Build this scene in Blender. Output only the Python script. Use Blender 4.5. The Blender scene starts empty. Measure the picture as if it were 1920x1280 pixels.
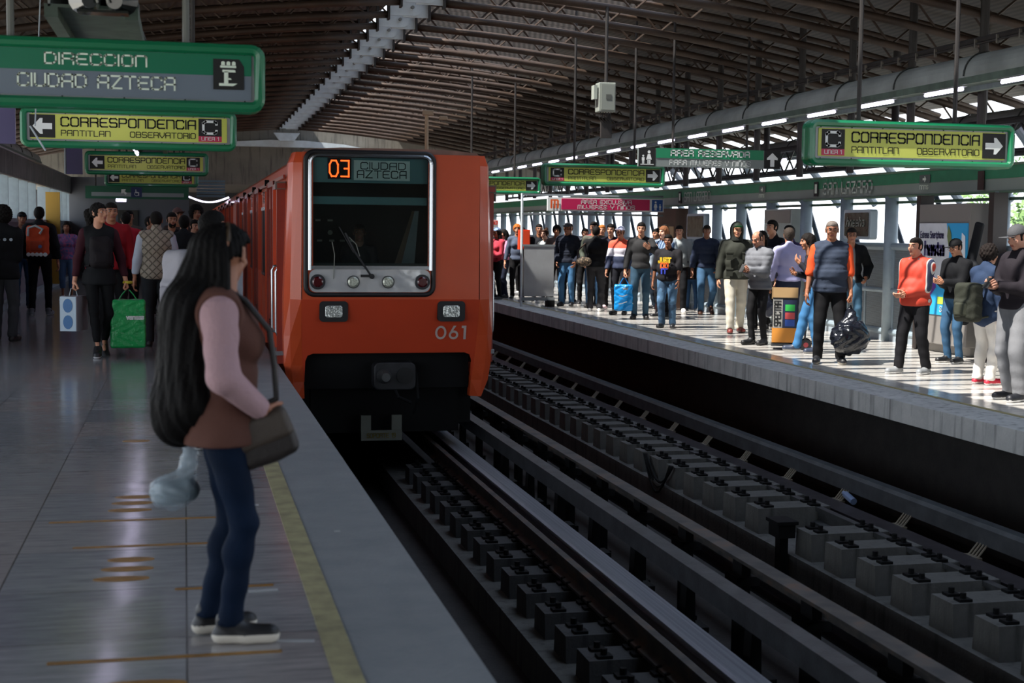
import bpy, math, random
import numpy as np
from mathutils import Vector, Matrix, Euler
random.seed(7)
R = math.radians
sc = bpy.context.scene
COL = sc.collection

# ------------------------------------------------------------------ camera, sky, sun, exposure
def cam_axes(yaw, pitch, roll):
    cy, sy, cp, sp = math.cos(yaw), math.sin(yaw), math.cos(pitch), math.sin(pitch)
    f = Vector((sy*cp, cy*cp, -sp)); r = Vector((cy, -sy, 0)); u = r.cross(f)
    cr, sr = math.cos(roll), math.sin(roll)
    return r*cr+u*sr, -r*sr+u*cr, f
r_, u_, f_ = cam_axes(0.226796, 0.0779155, 0.011)
cam_data = bpy.data.cameras.new('camera'); cam = bpy.data.objects.new('camera', cam_data); COL.objects.link(cam)
cam.matrix_world = Matrix(((r_.x, u_.x, -f_.x, 0), (r_.y, u_.y, -f_.y, 0), (r_.z, u_.z, -f_.z, 1.6), (0, 0, 0, 1)))
cam_data.sensor_width = 36; cam_data.lens = 50.0; cam_data.clip_end = 400; cam_data.clip_start = .05
cam_data.dof.use_dof = True; cam_data.dof.focus_distance = 17.5; cam_data.dof.aperture_fstop = 3.2
sc.camera = cam
sc.view_settings.view_transform = 'Standard'; sc.view_settings.look = 'None'
sc.view_settings.gamma = 1.0; sc.view_settings.use_curve_mapping = False
sc.view_settings.exposure = 0.0
sc.cycles.max_bounces = 6; sc.cycles.diffuse_bounces = 3; sc.cycles.glossy_bounces = 3; sc.cycles.transparent_max_bounces = 8
sc.cycles.sample_clamp_indirect = 4.0; sc.cycles.use_denoising = True
sc.cycles.caustics_reflective = False; sc.cycles.caustics_refractive = False

world = bpy.data.worlds.new('sky'); sc.world = world; world.use_nodes = True
wn = world.node_tree.nodes; wl = world.node_tree.links
bg = wn['Background']; bg.inputs['Strength'].default_value = 2.6
tc = wn.new('ShaderNodeTexCoord'); sx = wn.new('ShaderNodeSeparateXYZ'); rp = wn.new('ShaderNodeValToRGB')
wl.new(tc.outputs['Generated'], sx.inputs[0]); wl.new(sx.outputs['Z'], rp.inputs[0]); wl.new(rp.outputs[0], bg.inputs['Color'])
rp.color_ramp.elements[0].position = 0.0; rp.color_ramp.elements[0].color = (.90, .95, 1.0, 1)
rp.color_ramp.elements[1].position = 0.6; rp.color_ramp.elements[1].color = (.62, .76, 1.0, 1)

sun_d = bpy.data.lights.new('sun', 'SUN'); sun_d.energy = 11.5; sun_d.angle = R(0.6); sun_d.color = (1.0, .955, .89)
sun = bpy.data.objects.new('sun', sun_d); COL.objects.link(sun)
sun.rotation_euler = Vector((0.62, 0.16, -1.0)).to_track_quat('-Z', 'Y').to_euler()
sun.location = (-6, -4, 14)

# ------------------------------------------------------------------ materials
def lin(h):
    h = h.lstrip('#'); v = [int(h[i:i+2], 16)/255 for i in (0, 2, 4)]
    return tuple(((c+.055)/1.055)**2.4 if c > .04045 else c/12.92 for c in v) + (1,)
_mc = {}
def mat(color, rough=.6, metal=0., emit=0., bump=0., bscale=60., var=0., vscale=6., coat=0., alpha=1., trans=0., key=''):
    k = (color, rough, metal, emit, bump, bscale, var, vscale, coat, alpha, trans, key)
    if k in _mc: return _mc[k]
    m = bpy.data.materials.new('paint_'+color.strip('#')); m.use_nodes = True
    nt = m.node_tree; p = nt.nodes['Principled BSDF']; c = lin(color)
    p.inputs['Base Color'].default_value = c; p.inputs['Roughness'].default_value = rough
    p.inputs['Metallic'].default_value = metal
    if rough >= .7: p.inputs['Specular IOR Level'].default_value = .15
    if coat: p.inputs['Coat Weight'].default_value = coat; p.inputs['Coat Roughness'].default_value = .08
    if emit: p.inputs['Emission Color'].default_value = c; p.inputs['Emission Strength'].default_value = emit
    if trans: p.inputs['Transmission Weight'].default_value = trans
    if alpha < 1: p.inputs['Alpha'].default_value = alpha
    if bump or var:
        t = nt.nodes.new('ShaderNodeTexCoord'); n = nt.nodes.new('ShaderNodeTexNoise')
        nt.links.new(t.outputs['Object'], n.inputs['Vector'])
        if bump:
            n.inputs['Scale'].default_value = bscale
            b = nt.nodes.new('ShaderNodeBump'); b.inputs['Strength'].default_value = bump; b.inputs['Distance'].default_value = .01
            nt.links.new(n.outputs['Fac'], b.inputs['Height']); nt.links.new(b.outputs[0], p.inputs['Normal'])
        if var:
            n2 = nt.nodes.new('ShaderNodeTexNoise'); n2.inputs['Scale'].default_value = vscale; n2.inputs['Detail'].default_value = 6
            nt.links.new(t.outputs['Object'], n2.inputs['Vector'])
            mx = nt.nodes.new('ShaderNodeMix'); mx.data_type = 'RGBA'
            mr = nt.nodes.new('ShaderNodeMapRange'); mr.inputs[1].default_value = .3; mr.inputs[2].default_value = .7
            nt.links.new(n2.outputs['Fac'], mr.inputs[0]); nt.links.new(mr.outputs[0], mx.inputs[0])
            mx.inputs[6].default_value = tuple(x*(1-var) for x in c[:3])+(1,); mx.inputs[7].default_value = tuple(min(1, x*(1+var)) for x in c[:3])+(1,)
            nt.links.new(mx.outputs[2], p.inputs['Base Color'])
    _mc[k] = m; return m

def node_mat(name, build, rough=.6, metal=0.):
    """material whose colour comes from build(nt, coord_socket) -> colour socket"""
    m = bpy.data.materials.new(name); m.use_nodes = True; nt = m.node_tree; p = nt.nodes['Principled BSDF']
    p.inputs['Roughness'].default_value = rough; p.inputs['Metallic'].default_value = metal
    t = nt.nodes.new('ShaderNodeTexCoord')
    build(nt, t.outputs['Object'], p); return m

def N(nt, kind, **kw):
    n = nt.nodes.new(kind)
    for k, v in kw.items():
        if k.startswith('i_'): n.inputs[k[2:]].default_value = v
        else: setattr(n, k, v)
    return n
def mixc(nt, fac, a, b):
    m = N(nt, 'ShaderNodeMix', data_type='RGBA')
    if hasattr(fac, 'is_output'): nt.links.new(fac, m.inputs[0])
    else: m.inputs[0].default_value = fac
    for s, v in ((6, a), (7, b)):
        if hasattr(v, 'is_output'): nt.links.new(v, m.inputs[s])
        else: m.inputs[s].default_value = v
    return m.outputs[2]
def ramp(nt, src, stops, interp='LINEAR'):
    r = N(nt, 'ShaderNodeValToRGB'); r.color_ramp.interpolation = interp
    e = r.color_ramp.elements
    e.remove(e[-1])
    for i, (p, c) in enumerate(stops):
        el = e[0] if i == 0 else e.new(p)
        el.position = p; el.color = c if len(c) == 4 else c+(1,)
    nt.links.new(src, r.inputs[0]); return r.outputs[0]

def floor_builder(base, alt, third):
    def b(nt, co, p):
        L = nt.links.new
        sep = N(nt, 'ShaderNodeSeparateXYZ'); L(co, sep.inputs[0])
        br = N(nt, 'ShaderNodeTexBrick', offset=0.0); br.inputs['Scale'].default_value = 1.0
        br.inputs['Brick Width'].default_value = .8; br.inputs['Row Height'].default_value = .8
        br.inputs['Mortar Size'].default_value = .004; br.inputs['Mortar Smooth'].default_value = 0
        br.inputs['Color1'].default_value = (0, 0, 0, 1); br.inputs['Color2'].default_value = (1, 1, 1, 1); br.inputs['Mortar'].default_value = (.5, .5, .5, 1)
        L(co, br.inputs['Vector'])
        c = ramp(nt, br.outputs['Color'], [(0, base), (.45, alt), (1, third)])
        mp = N(nt, 'ShaderNodeMapping'); mp.inputs['Scale'].default_value = (2.2, 22, 1); L(co, mp.inputs[0])
        nz = N(nt, 'ShaderNodeTexNoise', i_Scale=1.6, i_Detail=8, i_Roughness=.7); L(mp.outputs[0], nz.inputs['Vector'])
        v = ramp(nt, nz.outputs['Fac'], [(.3, (.62, .62, .64)), (.7, (1.35, 1.33, 1.3))])
        mm = N(nt, 'ShaderNodeMix', data_type='RGBA', blend_type='MULTIPLY'); mm.inputs[0].default_value = 1
        L(c, mm.inputs[6]); L(v, mm.inputs[7])
        out = mixc(nt, br.outputs['Fac'], mm.outputs[2], (.07, .07, .07, 1)); L(out, p.inputs['Base Color'])
        rr = N(nt, 'ShaderNodeMapRange'); rr.inputs[3].default_value = .09; rr.inputs[4].default_value = .22; L(nz.outputs['Fac'], rr.inputs[0])
        L(rr.outputs[0], p.inputs['Roughness'])
        n3 = N(nt, 'ShaderNodeTexNoise', i_Scale=3.0, i_Detail=2); L(co, n3.inputs['Vector'])
        bp = N(nt, 'ShaderNodeBump', i_Strength=.10, i_Distance=.03); L(n3.outputs['Fac'], bp.inputs['Height']); L(bp.outputs[0], p.inputs['Normal'])
    return b
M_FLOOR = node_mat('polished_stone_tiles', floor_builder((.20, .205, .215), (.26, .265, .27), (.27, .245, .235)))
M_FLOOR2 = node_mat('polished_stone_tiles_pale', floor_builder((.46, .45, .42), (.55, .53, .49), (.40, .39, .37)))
def concrete(c1, c2, scale=1.0, streak=True, rough=.85):
    def b(nt, co, p):
        L = nt.links.new
        n1 = N(nt, 'ShaderNodeTexNoise', i_Scale=3*scale, i_Detail=9, i_Roughness=.68); L(co, n1.inputs['Vector'])
        c = ramp(nt, n1.outputs['Fac'], [(.28, c1), (.72, c2)])
        if streak:
            mp = N(nt, 'ShaderNodeMapping'); mp.inputs['Scale'].default_value = (9, 9, .7); L(co, mp.inputs[0])
            n2 = N(nt, 'ShaderNodeTexNoise', i_Scale=1.3, i_Detail=5); L(mp.outputs[0], n2.inputs['Vector'])
            f = ramp(nt, n2.outputs['Fac'], [(.52, (0, 0, 0)), (.70, (.75, .75, .75))])
            c = mixc(nt, f, c, tuple(x*.4 for x in c1)+(1,))
        L(c, p.inputs['Base Color'])
        n3 = N(nt, 'ShaderNodeTexNoise', i_Scale=45*scale, i_Detail=3); L(co, n3.inputs['Vector'])
        bp = N(nt, 'ShaderNodeBump', i_Strength=.35, i_Distance=.01); L(n3.outputs['Fac'], bp.inputs['Height']); L(bp.outputs[0], p.inputs['Normal'])
    return node_mat('weathered_concrete', b, rough)
M_EDGE = concrete((.15, .165, .175), (.22, .23, .235), streak=False, rough=.6)
M_EDGE2 = concrete((.34, .345, .335), (.50, .50, .48))
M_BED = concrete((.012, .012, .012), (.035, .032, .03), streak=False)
M_PLINTH = concrete((.065, .065, .06), (.12, .118, .11))
M_GABLE = concrete((.14, .13, .11), (.21, .195, .165), scale=.4)
M_HEADER = concrete((.10, .10, .09), (.22, .21, .19), scale=.6)
M_STEEL = mat('#4d4f50', .45, .6, bump=.2, var=.35)
M_RUST = node_mat('rusty_steel', lambda nt, co, p: nt.links.new(ramp(nt, (lambda n: (nt.links.new(co, n.inputs['Vector']), n.outputs['Fac'])[1])(N(nt, 'ShaderNodeTexNoise', i_Scale=5, i_Detail=8)), [(.35, (.035, .035, .035)), (.55, (.08, .07, .062)), (.7, (.13, .075, .05))]), p.inputs['Base Color']), .6, .3)
M_DARK = mat('#131415', .7, .1)
M_TRUSS = mat('#3a2b20', .6, .15, bump=.3, bscale=30, var=.35, vscale=3)
M_WHITESTEEL = mat('#c9d3d8', .45, .1, var=.1)
M_POST = mat('#2d2a29', .6, .2, var=.3)
M_CORR = node_mat('corrugated_sheet', lambda nt, co, p: (lambda w: (nt.links.new(co, w.inputs['Vector']), nt.links.new(ramp(nt, w.outputs['Fac'], [(0, (.034, .026, .019)), (1, (.082, .064, .05))]), p.inputs['Base Color'])))(N(nt, 'ShaderNodeTexWave', i_Scale=3.0, bands_direction='X')), .6, .2)
M_PALE = mat('#8f9aa2', .5, .1, var=.12)
M_PALE2 = mat('#8b9aa3', .45, .05, var=.1)
M_GREEN = mat('#0b6b45', .4, coat=.4)
M_GREEN_P = mat('#0f7a52', .45)
M_GREY_P = mat('#8b9498', .45)
M_YEL = mat('#b9bf55', .5)
M_BLACK = mat('#08090a', .65)
M_WHITE = mat('#d9dedd', .5)
M_CREAM = mat('#dbe8d8', .5)
M_RED_P = mat('#b52a4e', .5)
M_ORANGE = mat('#c24a22', .34, coat=.35, bump=.02, bscale=8, var=.06, vscale=2)
M_ORANGE_D = mat('#8a3020', .4, coat=.3, var=.1)
M_CHROME = mat('#f4f6f8', .14, .6, bump=1.0, bscale=4)
M_STAINLESS = mat('#b8bcc0', .25, 1.0)
M_RUBBER = mat('#0c0c10', .5)
def glass_mat(name, tint=(.55, .62, .62), alpha=.25):
    m = bpy.data.materials.new(name); m.use_nodes = True; nt = m.node_tree; nt.nodes.clear()
    o = nt.nodes.new('ShaderNodeOutputMaterial'); g = nt.nodes.new('ShaderNodeBsdfGlossy'); g.inputs['Roughness'].default_value = .03
    t = nt.nodes.new('ShaderNodeBsdfTransparent'); t.inputs[0].default_value = tint+(1,)
    fr = nt.nodes.new('ShaderNodeFresnel'); fr.inputs[0].default_value = 1.5
    mx = nt.nodes.new('ShaderNodeMixShader'); nt.links.new(fr.outputs[0], mx.inputs[0]); nt.links.new(t.outputs[0], mx.inputs[1]); nt.links.new(g.outputs[0], mx.inputs[2])
    nt.links.new(mx.outputs[0], o.inputs[0]); return m
M_GLASS = glass_mat('window_glass')
M_TUBE = mat('#e6dcff', .5, emit=14.0)

# ------------------------------------------------------------------ object helpers
ORG = {}
def thing(name, label, cat, loc=(0, 0, 0), group=None):
    o = bpy.data.objects.new(name, None); COL.objects.link(o); o.location = loc; o.empty_display_size = .1
    o['label'] = label; o['category'] = cat
    if group: o['group'] = group
    ORG[o.name] = Vector(loc); return o
def tag(o, label=None, cat=None, group=None, kind=None):
    for k, v in (('label', label), ('category', cat), ('group', group), ('kind', kind)):
        if v: o[k] = v
    return o
class MB:
    def __init__(s): s.v = []; s.f = []; s.m = []; s.mats = []; s.mi = 0
    def mat(s, m):
        if m not in s.mats: s.mats.append(m)
        s.mi = s.mats.index(m); return s
    def add(s, vs, fs):
        b = len(s.v); s.v += [tuple(v) for v in vs]
        for f in fs: s.f.append(tuple(b+i for i in f)); s.m.append(s.mi)
        return s
    def box(s, x0, x1, y0, y1, z0, z1, M=None):
        vs = [(x, y, z) for z in (z0, z1) for y in (y0, y1) for x in (x0, x1)]
        if M is not None: vs = [M @ Vector(v) for v in vs]
        return s.add(vs, [(0, 2, 3, 1), (4, 5, 7, 6), (0, 1, 5, 4), (2, 6, 7, 3), (0, 4, 6, 2), (1, 3, 7, 5)])
    def cyl(s, a, b, r, r2=None, n=10, cap=True):
        a = Vector(a); b = Vector(b); d = (b-a).normalized(); r2 = r if r2 is None else r2
        u = d.orthogonal().normalized(); w = d.cross(u)
        vs = []
        for c, rr in ((a, r), (b, r2)):
            for i in range(n):
                t = 2*math.pi*i/n; vs.append(c+u*rr*math.cos(t)+w*rr*math.sin(t))
        fs = [(i, (i+1) % n, n+(i+1) % n, n+i) for i in range(n)]
        if cap: fs += [tuple(range(n-1, -1, -1)), tuple(range(n, 2*n))]
        return s.add(vs, fs)
    def tube(s, pts, r, n=8, closed=False):
        pts = [Vector(p) for p in pts]; k = len(pts); vs = []; prev = None
        for i, p in enumerate(pts):
            if closed: d = (pts[(i+1) % k]-pts[i-1]).normalized()
            else: d = (pts[min(i+1, k-1)]-pts[max(i-1, 0)]).normalized()
            if prev is None: u = d.orthogonal().normalized()
            else: u = (prev-d*prev.dot(d)).normalized()
            prev = u; w = d.cross(u)
            rr = r[i] if isinstance(r, (list, tuple)) else r
            for j in range(n):
                t = 2*math.pi*j/n; vs.append(p+u*rr*math.cos(t)+w*rr*math.sin(t))
        fs = []
        for i in range(k if closed else k-1):
            a = i*n; b = ((i+1) % k)*n
            for j in range(n): fs.append((a+j, a+(j+1) % n, b+(j+1) % n, b+j))
        if not closed: fs += [tuple(range(n-1, -1, -1)), tuple(range((k-1)*n, k*n))]
        return s.add(vs, fs)
    def prism(s, poly, y0, y1, plane='xz'):
        """polygon (a,b) in xz / xy / yz plane, extruded along the third axis y0..y1"""
        n = len(poly)
        def P(a, b, c): return {'xz': (a, c, b), 'xy': (a, b, c), 'yz': (c, a, b)}[plane]
        vs = [P(a, b, y0) for a, b in poly]+[P(a, b, y1) for a, b in poly]
        fs = [tuple(range(n)), tuple(range(2*n-1, n-1, -1))]+[(i, n+i, n+(i+1) % n, (i+1) % n) for i in range(n)]
        return s.add(vs, fs)
    def build(s, name, parent=None, m=None, smooth=False, bevel=0, org=None):
        if m is not None: s.mats = [m]; s.m = [0]*len(s.f)
        me = bpy.data.meshes.new(name)
        o0 = ORG[parent.name] if parent is not None else Vector(org or (0, 0, 0))
        me.from_pydata([(v[0]-o0.x, v[1]-o0.y, v[2]-o0.z) for v in s.v], [], s.f)
        for mm in s.mats: me.materials.append(mm)
        me.polygons.foreach_set('material_index', s.m)
        if smooth: me.polygons.foreach_set('use_smooth', [True]*len(me.polygons))
        me.update()
        o = bpy.data.objects.new(name, me); COL.objects.link(o)
        if parent is not None: o.parent = parent
        else: o.location = o0
        ORG[o.name] = o0
        if bevel:
            b = o.modifiers.new('bevel', 'BEVEL'); b.width = bevel; b.segments = 2; b.limit_method = 'ANGLE'
        return o
def struct(name, mb, m=None, **k):
    o = mb.build(name, None, m, **k); o['kind'] = 'structure'; return o
def copy_tree(o, parent=None):
    c = o.copy(); COL.objects.link(c)
    if parent is not None: c.parent = parent
    ORG[c.name] = ORG.get(o.name, Vector())
    for ch in list(o.children): copy_tree(ch, c)
    return c
def rrect(x0, x1, z0, z1, r, n=5):
    pts = []
    for cx, cz, a0 in ((x1-r, z1-r, 0), (x0+r, z1-r, 90), (x0+r, z0+r, 180), (x1-r, z0+r, 270)):
        for i in range(n+1):
            a = R(a0+90*i/n); pts.append((cx+r*math.cos(a), cz+r*math.sin(a)))
    return pts

# ------------------------------------------------------------------ stroke lettering
GL = {
'A': (.8, [[(0,0),(0,.84),(.14,1),(.8,1),(.8,0)],[(0,.45),(.8,.45)]]),
'B': (.8, [[(0,0),(0,1),(.62,1),(.74,.9),(.74,.6),(.64,.52),(.8,.42),(.8,.12),(.68,0),(0,0)],[(0,.52),(.64,.52)]]),
'C': (.8, [[(.8,.78),(.8,.9),(.68,1),(.14,1),(0,.86),(0,.14),(.14,0),(.68,0),(.8,.1),(.8,.22)]]),
'D': (.8, [[(0,0),(0,1),(.58,1),(.8,.8),(.8,.2),(.58,0),(0,0)]]),
'E': (.78, [[(.78,1),(.16,1),(0,.86),(0,.14),(.16,0),(.78,0)],[(0,.5),(.66,.5)]]),
'G': (.8, [[(.8,.8),(.8,.9),(.68,1),(.14,1),(0,.86),(0,.14),(.14,0),(.8,0),(.8,.45),(.45,.45)]]),
'I': (.0, [[(0,0),(0,1)]]),
'J': (.6, [[(.6,1),(.6,.12),(.48,0),(.1,0),(0,.1),(0,.25)]]),
'L': (.66, [[(0,1),(0,0),(.66,0)]]),
'M': (1.0, [[(0,0),(0,1),(.88,1),(1,.88),(1,0)],[(.5,1),(.5,0)]]),
'N': (.8, [[(0,0),(0,1),(.68,1),(.8,.88),(.8,0)]]),
'~': (.8, [[(0,0),(0,1),(.68,1),(.8,.88),(.8,0)],[(.15,1.2),(.32,1.3),(.48,1.2),(.65,1.3)]]),
'O': (.8, [[(.14,0),(0,.14),(0,.86),(.14,1),(.66,1),(.8,.86),(.8,.14),(.66,0),(.14,0)]]),
'P': (.78, [[(0,0),(0,1),(.66,1),(.78,.9),(.78,.56),(.66,.46),(0,.46)]]),
'R': (.8, [[(0,0),(0,1),(.68,1),(.8,.9),(.8,.58),(.7,.5),(0,.5)],[(.62,.5),(.8,.34),(.8,0)]]),
'S': (.78, [[(.78,.88),(.66,1),(.12,1),(0,.9),(0,.6),(.12,.5),(.66,.5),(.78,.4),(.78,.1),(.66,0),(.12,0),(0,.12)]]),
'T': (.84, [[(0,1),(.84,1)],[(.42,1),(.42,0)]]),
'U': (.8, [[(0,1),(0,.14),(.14,0),(.66,0),(.8,.14),(.8,1)]]),
'V': (.8, [[(0,1),(0,.5),(.4,0),(.8,.5),(.8,1)]]),
'X': (.8, [[(0,1),(.8,0)],[(.8,1),(0,0)]]),
'Y': (.8, [[(0,1),(0,.6),(.12,.5),(.68,.5),(.8,.6),(.8,1)],[(.4,.5),(.4,0)]]),
'Z': (.8, [[(0,1),(.8,1),(0,0),(.8,0)]]),
'0': (.66, [[(.16,0),(0,.25),(0,.75),(.16,1),(.5,1),(.66,.75),(.66,.25),(.5,0),(.16,0)]]),
'6': (.66, [[(.55,1),(.1,.5),(0,.3),(.06,.1),(.2,0),(.46,0),(.6,.1),(.66,.3),(.6,.5),(.46,.6),(.2,.6),(.05,.45)]]),
'1': (.3, [[(0,.82),(.3,1),(.3,0)]]),
'3': (.6, [[(0,1),(.6,1),(.6,0),(0,0)],[(.25,.5),(.6,.5)]]),
'5': (.7, [[(.7,1),(0,1),(0,.55),(.55,.55),(.7,.42),(.7,.12),(.58,0),(0,0)]]),
'9': (.66, [[(.66,.5),(.1,.5),(0,.6),(0,.9),(.1,1),(.56,1),(.66,.9),(.66,.2),(.5,0),(.1,0)]]),
' ': (.45, []),
'a': (.6, [[(.05,.65),(.5,.65),(.6,.55),(.6,0),(.1,0),(0,.1),(0,.3),(.1,.38),(.6,.38)]]),
'e': (.6, [[(.6,.05),(.5,0),(.1,0),(0,.12),(0,.53),(.1,.65),(.5,.65),(.6,.53),(.6,.33),(0,.33)]]),
'h': (.55, [[(0,0),(0,1)],[(0,.6),(.45,.65),(.55,.5),(.55,0)]]),
'm': (.9, [[(0,0),(0,.65),(.4,.65),(.45,.55),(.45,0)],[(.45,.62),(.82,.65),(.9,.55),(.9,0)]]),
'n': (.55, [[(0,0),(0,.65),(.45,.65),(.55,.5),(.55,0)]]),
'o': (.6, [[(.1,0),(0,.12),(0,.53),(.1,.65),(.5,.65),(.6,.53),(.6,.12),(.5,0),(.1,0)]]),
'p': (.6, [[(0,-.3),(0,.65),(.5,.65),(.6,.53),(.6,.12),(.5,0),(0,0)]]),
'r': (.4, [[(0,0),(0,.65)],[(0,.5),(.15,.65),(.4,.65)]]),
's': (.5, [[(.5,.62),(.1,.65),(0,.5),(.1,.36),(.4,.33),(.5,.2),(.4,0),(0,.03)]]),
't': (.4, [[(.15,.9),(.15,.1),(.25,0),(.4,0)],[(0,.65),(.4,.65)]]),
'v': (.55, [[(0,.65),(.27,0),(.55,.65)]]),
'i': (.0, [[(0,0),(0,.65)],[(0,.8),(0,.9)]]),
}
def text(mb, s, x0, z0, h, y, width=None, th=.14, gap=.26, xf=None, center=False, slant=0):
    """flat strokes in the xz plane at depth y facing -y; width squeezes/stretches the line to fit"""
    adv = sum(GL[c][0]+gap for c in s)-gap
    kx = (width/adv) if width else h
    t = th*h*.5; x = x0-(adv*kx/2 if center else 0)
    def P(a, b):
        p = Vector((a, y, b)); return xf(p) if xf else p
    for c in s:
        w, st = GL[c]
        for pl in st:
            for (a, b), (c2, d) in zip(pl, pl[1:]):
                p = Vector((x+a*kx+slant*b*h, z0+b*h)); q = Vector((x+c2*kx+slant*d*h, z0+d*h))
                dd = (q-p)
                if dd.length < 1e-6: continue
                dd.normalize(); nn = Vector((-dd.y, dd.x))*t; p = p-dd*t*.9; q = q+dd*t*.9
                mb.add([P(*(p-nn)), P(*(q-nn)), P(*(q+nn)), P(*(p+nn))], [(0, 1, 2, 3)])
        x += (w+gap)*kx
    return mb
def flat(mb, pts, y, xf=None):
    vs = [Vector((a, y, b)) for a, b in pts]
    if xf: vs = [xf(v) for v in vs]
    return mb.add(vs, [tuple(range(len(pts)))])
def arrow_pts(cx, cz, s, ang):
    base = [(-.5,-.16),(.0,-.16),(-.02,-.42),(.12,-.42),(.5,0),(.12,.42),(-.02,.42),(0,.16),(-.5,.16)]
    a = R(ang); return [(cx+s*(p*math.cos(a)-q*math.sin(a)), cz+s*(p*math.sin(a)+q*math.cos(a))) for p, q in base]

# ------------------------------------------------------------------ platforms, track pit, floors
LX, RX = 1.07, 6.70          # platform edges
Y0, Y1 = -26.0, 64.0
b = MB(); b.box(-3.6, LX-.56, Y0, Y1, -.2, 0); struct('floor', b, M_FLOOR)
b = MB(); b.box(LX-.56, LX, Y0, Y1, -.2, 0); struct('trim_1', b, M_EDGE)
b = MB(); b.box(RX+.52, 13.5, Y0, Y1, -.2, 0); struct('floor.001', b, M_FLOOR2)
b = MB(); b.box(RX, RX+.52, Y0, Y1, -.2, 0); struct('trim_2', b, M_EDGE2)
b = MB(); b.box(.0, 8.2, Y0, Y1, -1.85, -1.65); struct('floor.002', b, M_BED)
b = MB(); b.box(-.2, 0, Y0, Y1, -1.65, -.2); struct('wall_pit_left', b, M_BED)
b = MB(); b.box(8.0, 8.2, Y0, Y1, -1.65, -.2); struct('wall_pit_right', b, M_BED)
M_YLINE = node_mat('worn_yellow_paint', lambda nt, co, p: nt.links.new(ramp(nt, (lambda n: (nt.links.new(co, n.inputs['Vector']), n.outputs['Fac'])[1])(N(nt, 'ShaderNodeTexNoise', i_Scale=9, i_Detail=8)), [(.3, (.19, .17, .10)), (.6, (.33, .30, .16))]), p.inputs['Base Color']), .55)
b = MB(); b.box(LX-.56, LX-.455, 1.5, Y1, .0, .004); tag(b.build('safety_line', None, M_YLINE), 'worn yellow safety line along the near platform edge', 'painted line')
b = MB(); b.box(RX+.50, RX+.56, 5, Y1, .0, .004); tag(b.build('safety_line', None, mat('#8d8358', .6, var=.25)), 'faded yellow safety line along the far platform edge', 'painted line')
# painted dots / stripes on the near platform
M_OCHRE = mat('#8a6226', .4, var=.3, vscale=12)
for i, (x, y, rx, ry) in enumerate([(-.26, 6.98, .11, .045), (-.27, 6.79, .12, .045), (-.29, 6.6, .125, .045), (-.29, 8.62, .12, .045), (-.3, 8.43, .12, .045), (-.31, 8.22, .12, .045), (-.16, 5.03, .16, .05), (-.36, 10.9, .1, .05)]):
    b = MB(); b.prism([(x+rx*math.cos(t*math.pi/12), y+ry*math.sin(t*math.pi/12)) for t in range(24)], 0, .003, 'xy')
    tag(b.build('floor_dot', None, M_OCHRE, org=(x, y, 0)), 'worn ochre dot painted on the polished floor left of the long-haired woman', 'floor marking', 'ochre dots on the near platform')
for i, (x0, x1, y) in enumerate([(-.72, .36, 7.92), (-.55, .32, 7.27), (-.05, .38, 6.35), (-.5, .35, 5.33)]):
    b = MB(); b.box(x0, x1, y, y+.028, 0, .003)
    tag(b.build('floor_stripe', None, M_OCHRE, org=(x0, y, 0)), 'thin ochre stripe painted across the near platform floor', 'floor marking', 'ochre stripes on the near platform')
for i, (x, y, w, a, lb) in enumerate([(.33, 6.27, .13, 3, 'white tape scrap on the floor right of the dark jeans, nearer the yellow line'), (.4, 5.47, .17, -10, 'white tape scrap on the floor just ahead of the sneaker toe'), (.36, 8.25, .1, 2, 'short white tape scrap beside the yellow line behind the shoulder bag'), (.78, 7.45, .03, 0, 'tiny white paper scrap on the grey platform edge')]):
    M = Matrix.Translation((x, y, 0)) @ Matrix.Rotation(R(a), 4, 'Z'); b = MB(); b.box(-w/2, w/2, -.014, .014, 0, .003, M)
    tag(b.build('tape_scrap', None, mat('#9a9c9c', .6), org=(x, y, 0)), lb, 'litter')

# ------------------------------------------------------------------ rails, guide bars, concrete plinths
def bar(name, x0, x1, z0, z1, m, label, y0=2.5, y1=60, prof=None):
    b = MB()
    if prof: b.prism(prof, y0, y1, 'xz')
    else: b.box(x0, x1, y0, y1, z0, z1)
    return tag(b.build(name, None, m, org=((x0+x1)/2, y0, z0)), label, 'rail')
def hbeam(x0, x1, zt, h=.14, t=.02):
    xm = (x0+x1)/2
    return [(x0, zt), (x0, zt-t), (xm-t/2, zt-t), (xm-t/2, zt-h+t), (x0, zt-h+t), (x0, zt-h), (x1, zt-h), (x1, zt-h+t), (xm+t/2, zt-h+t), (xm+t/2, zt-t), (x1, zt-t), (x1, zt)]
def railprof(x, zt, w=.035):
    return [(x-w, zt), (x-w, zt-.04), (x-.01, zt-.05), (x-.01, zt-.12), (x-.07, zt-.14), (x-.07, zt-.16), (x+.07, zt-.16), (x+.07, zt-.14), (x+.01, zt-.12), (x+.01, zt-.05), (x+w, zt-.04), (x+w, zt)]
M_PLATE = node_mat('brushed_running_plate', lambda nt, co, p: (lambda mp: (nt.links.new(co, mp.inputs[0]), (lambda n: (nt.links.new(mp.outputs[0], n.inputs['Vector']), nt.links.new(ramp(nt, n.outputs['Fac'], [(.3, (.16, .165, .19)), (.7, (.36, .37, .41))]), p.inputs['Base Color'])))(N(nt, 'ShaderNodeTexNoise', i_Scale=14, i_Detail=4))))(N(nt, 'ShaderNodeMapping', **{'i_Scale': (4, .02, 1)})), .3, .25)
bar('running_plate', 3.16, 3.37, -1.19, -1.05, M_PLATE, 'wide bluish steel running plate in front of the orange train, right wheel side', prof=hbeam(3.16, 3.37, -1.05))
bar('running_plate', 1.35, 1.56, -1.19, -1.05, M_PLATE, 'steel running plate hidden under the near platform edge', prof=hbeam(1.35, 1.56, -1.05))
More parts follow.
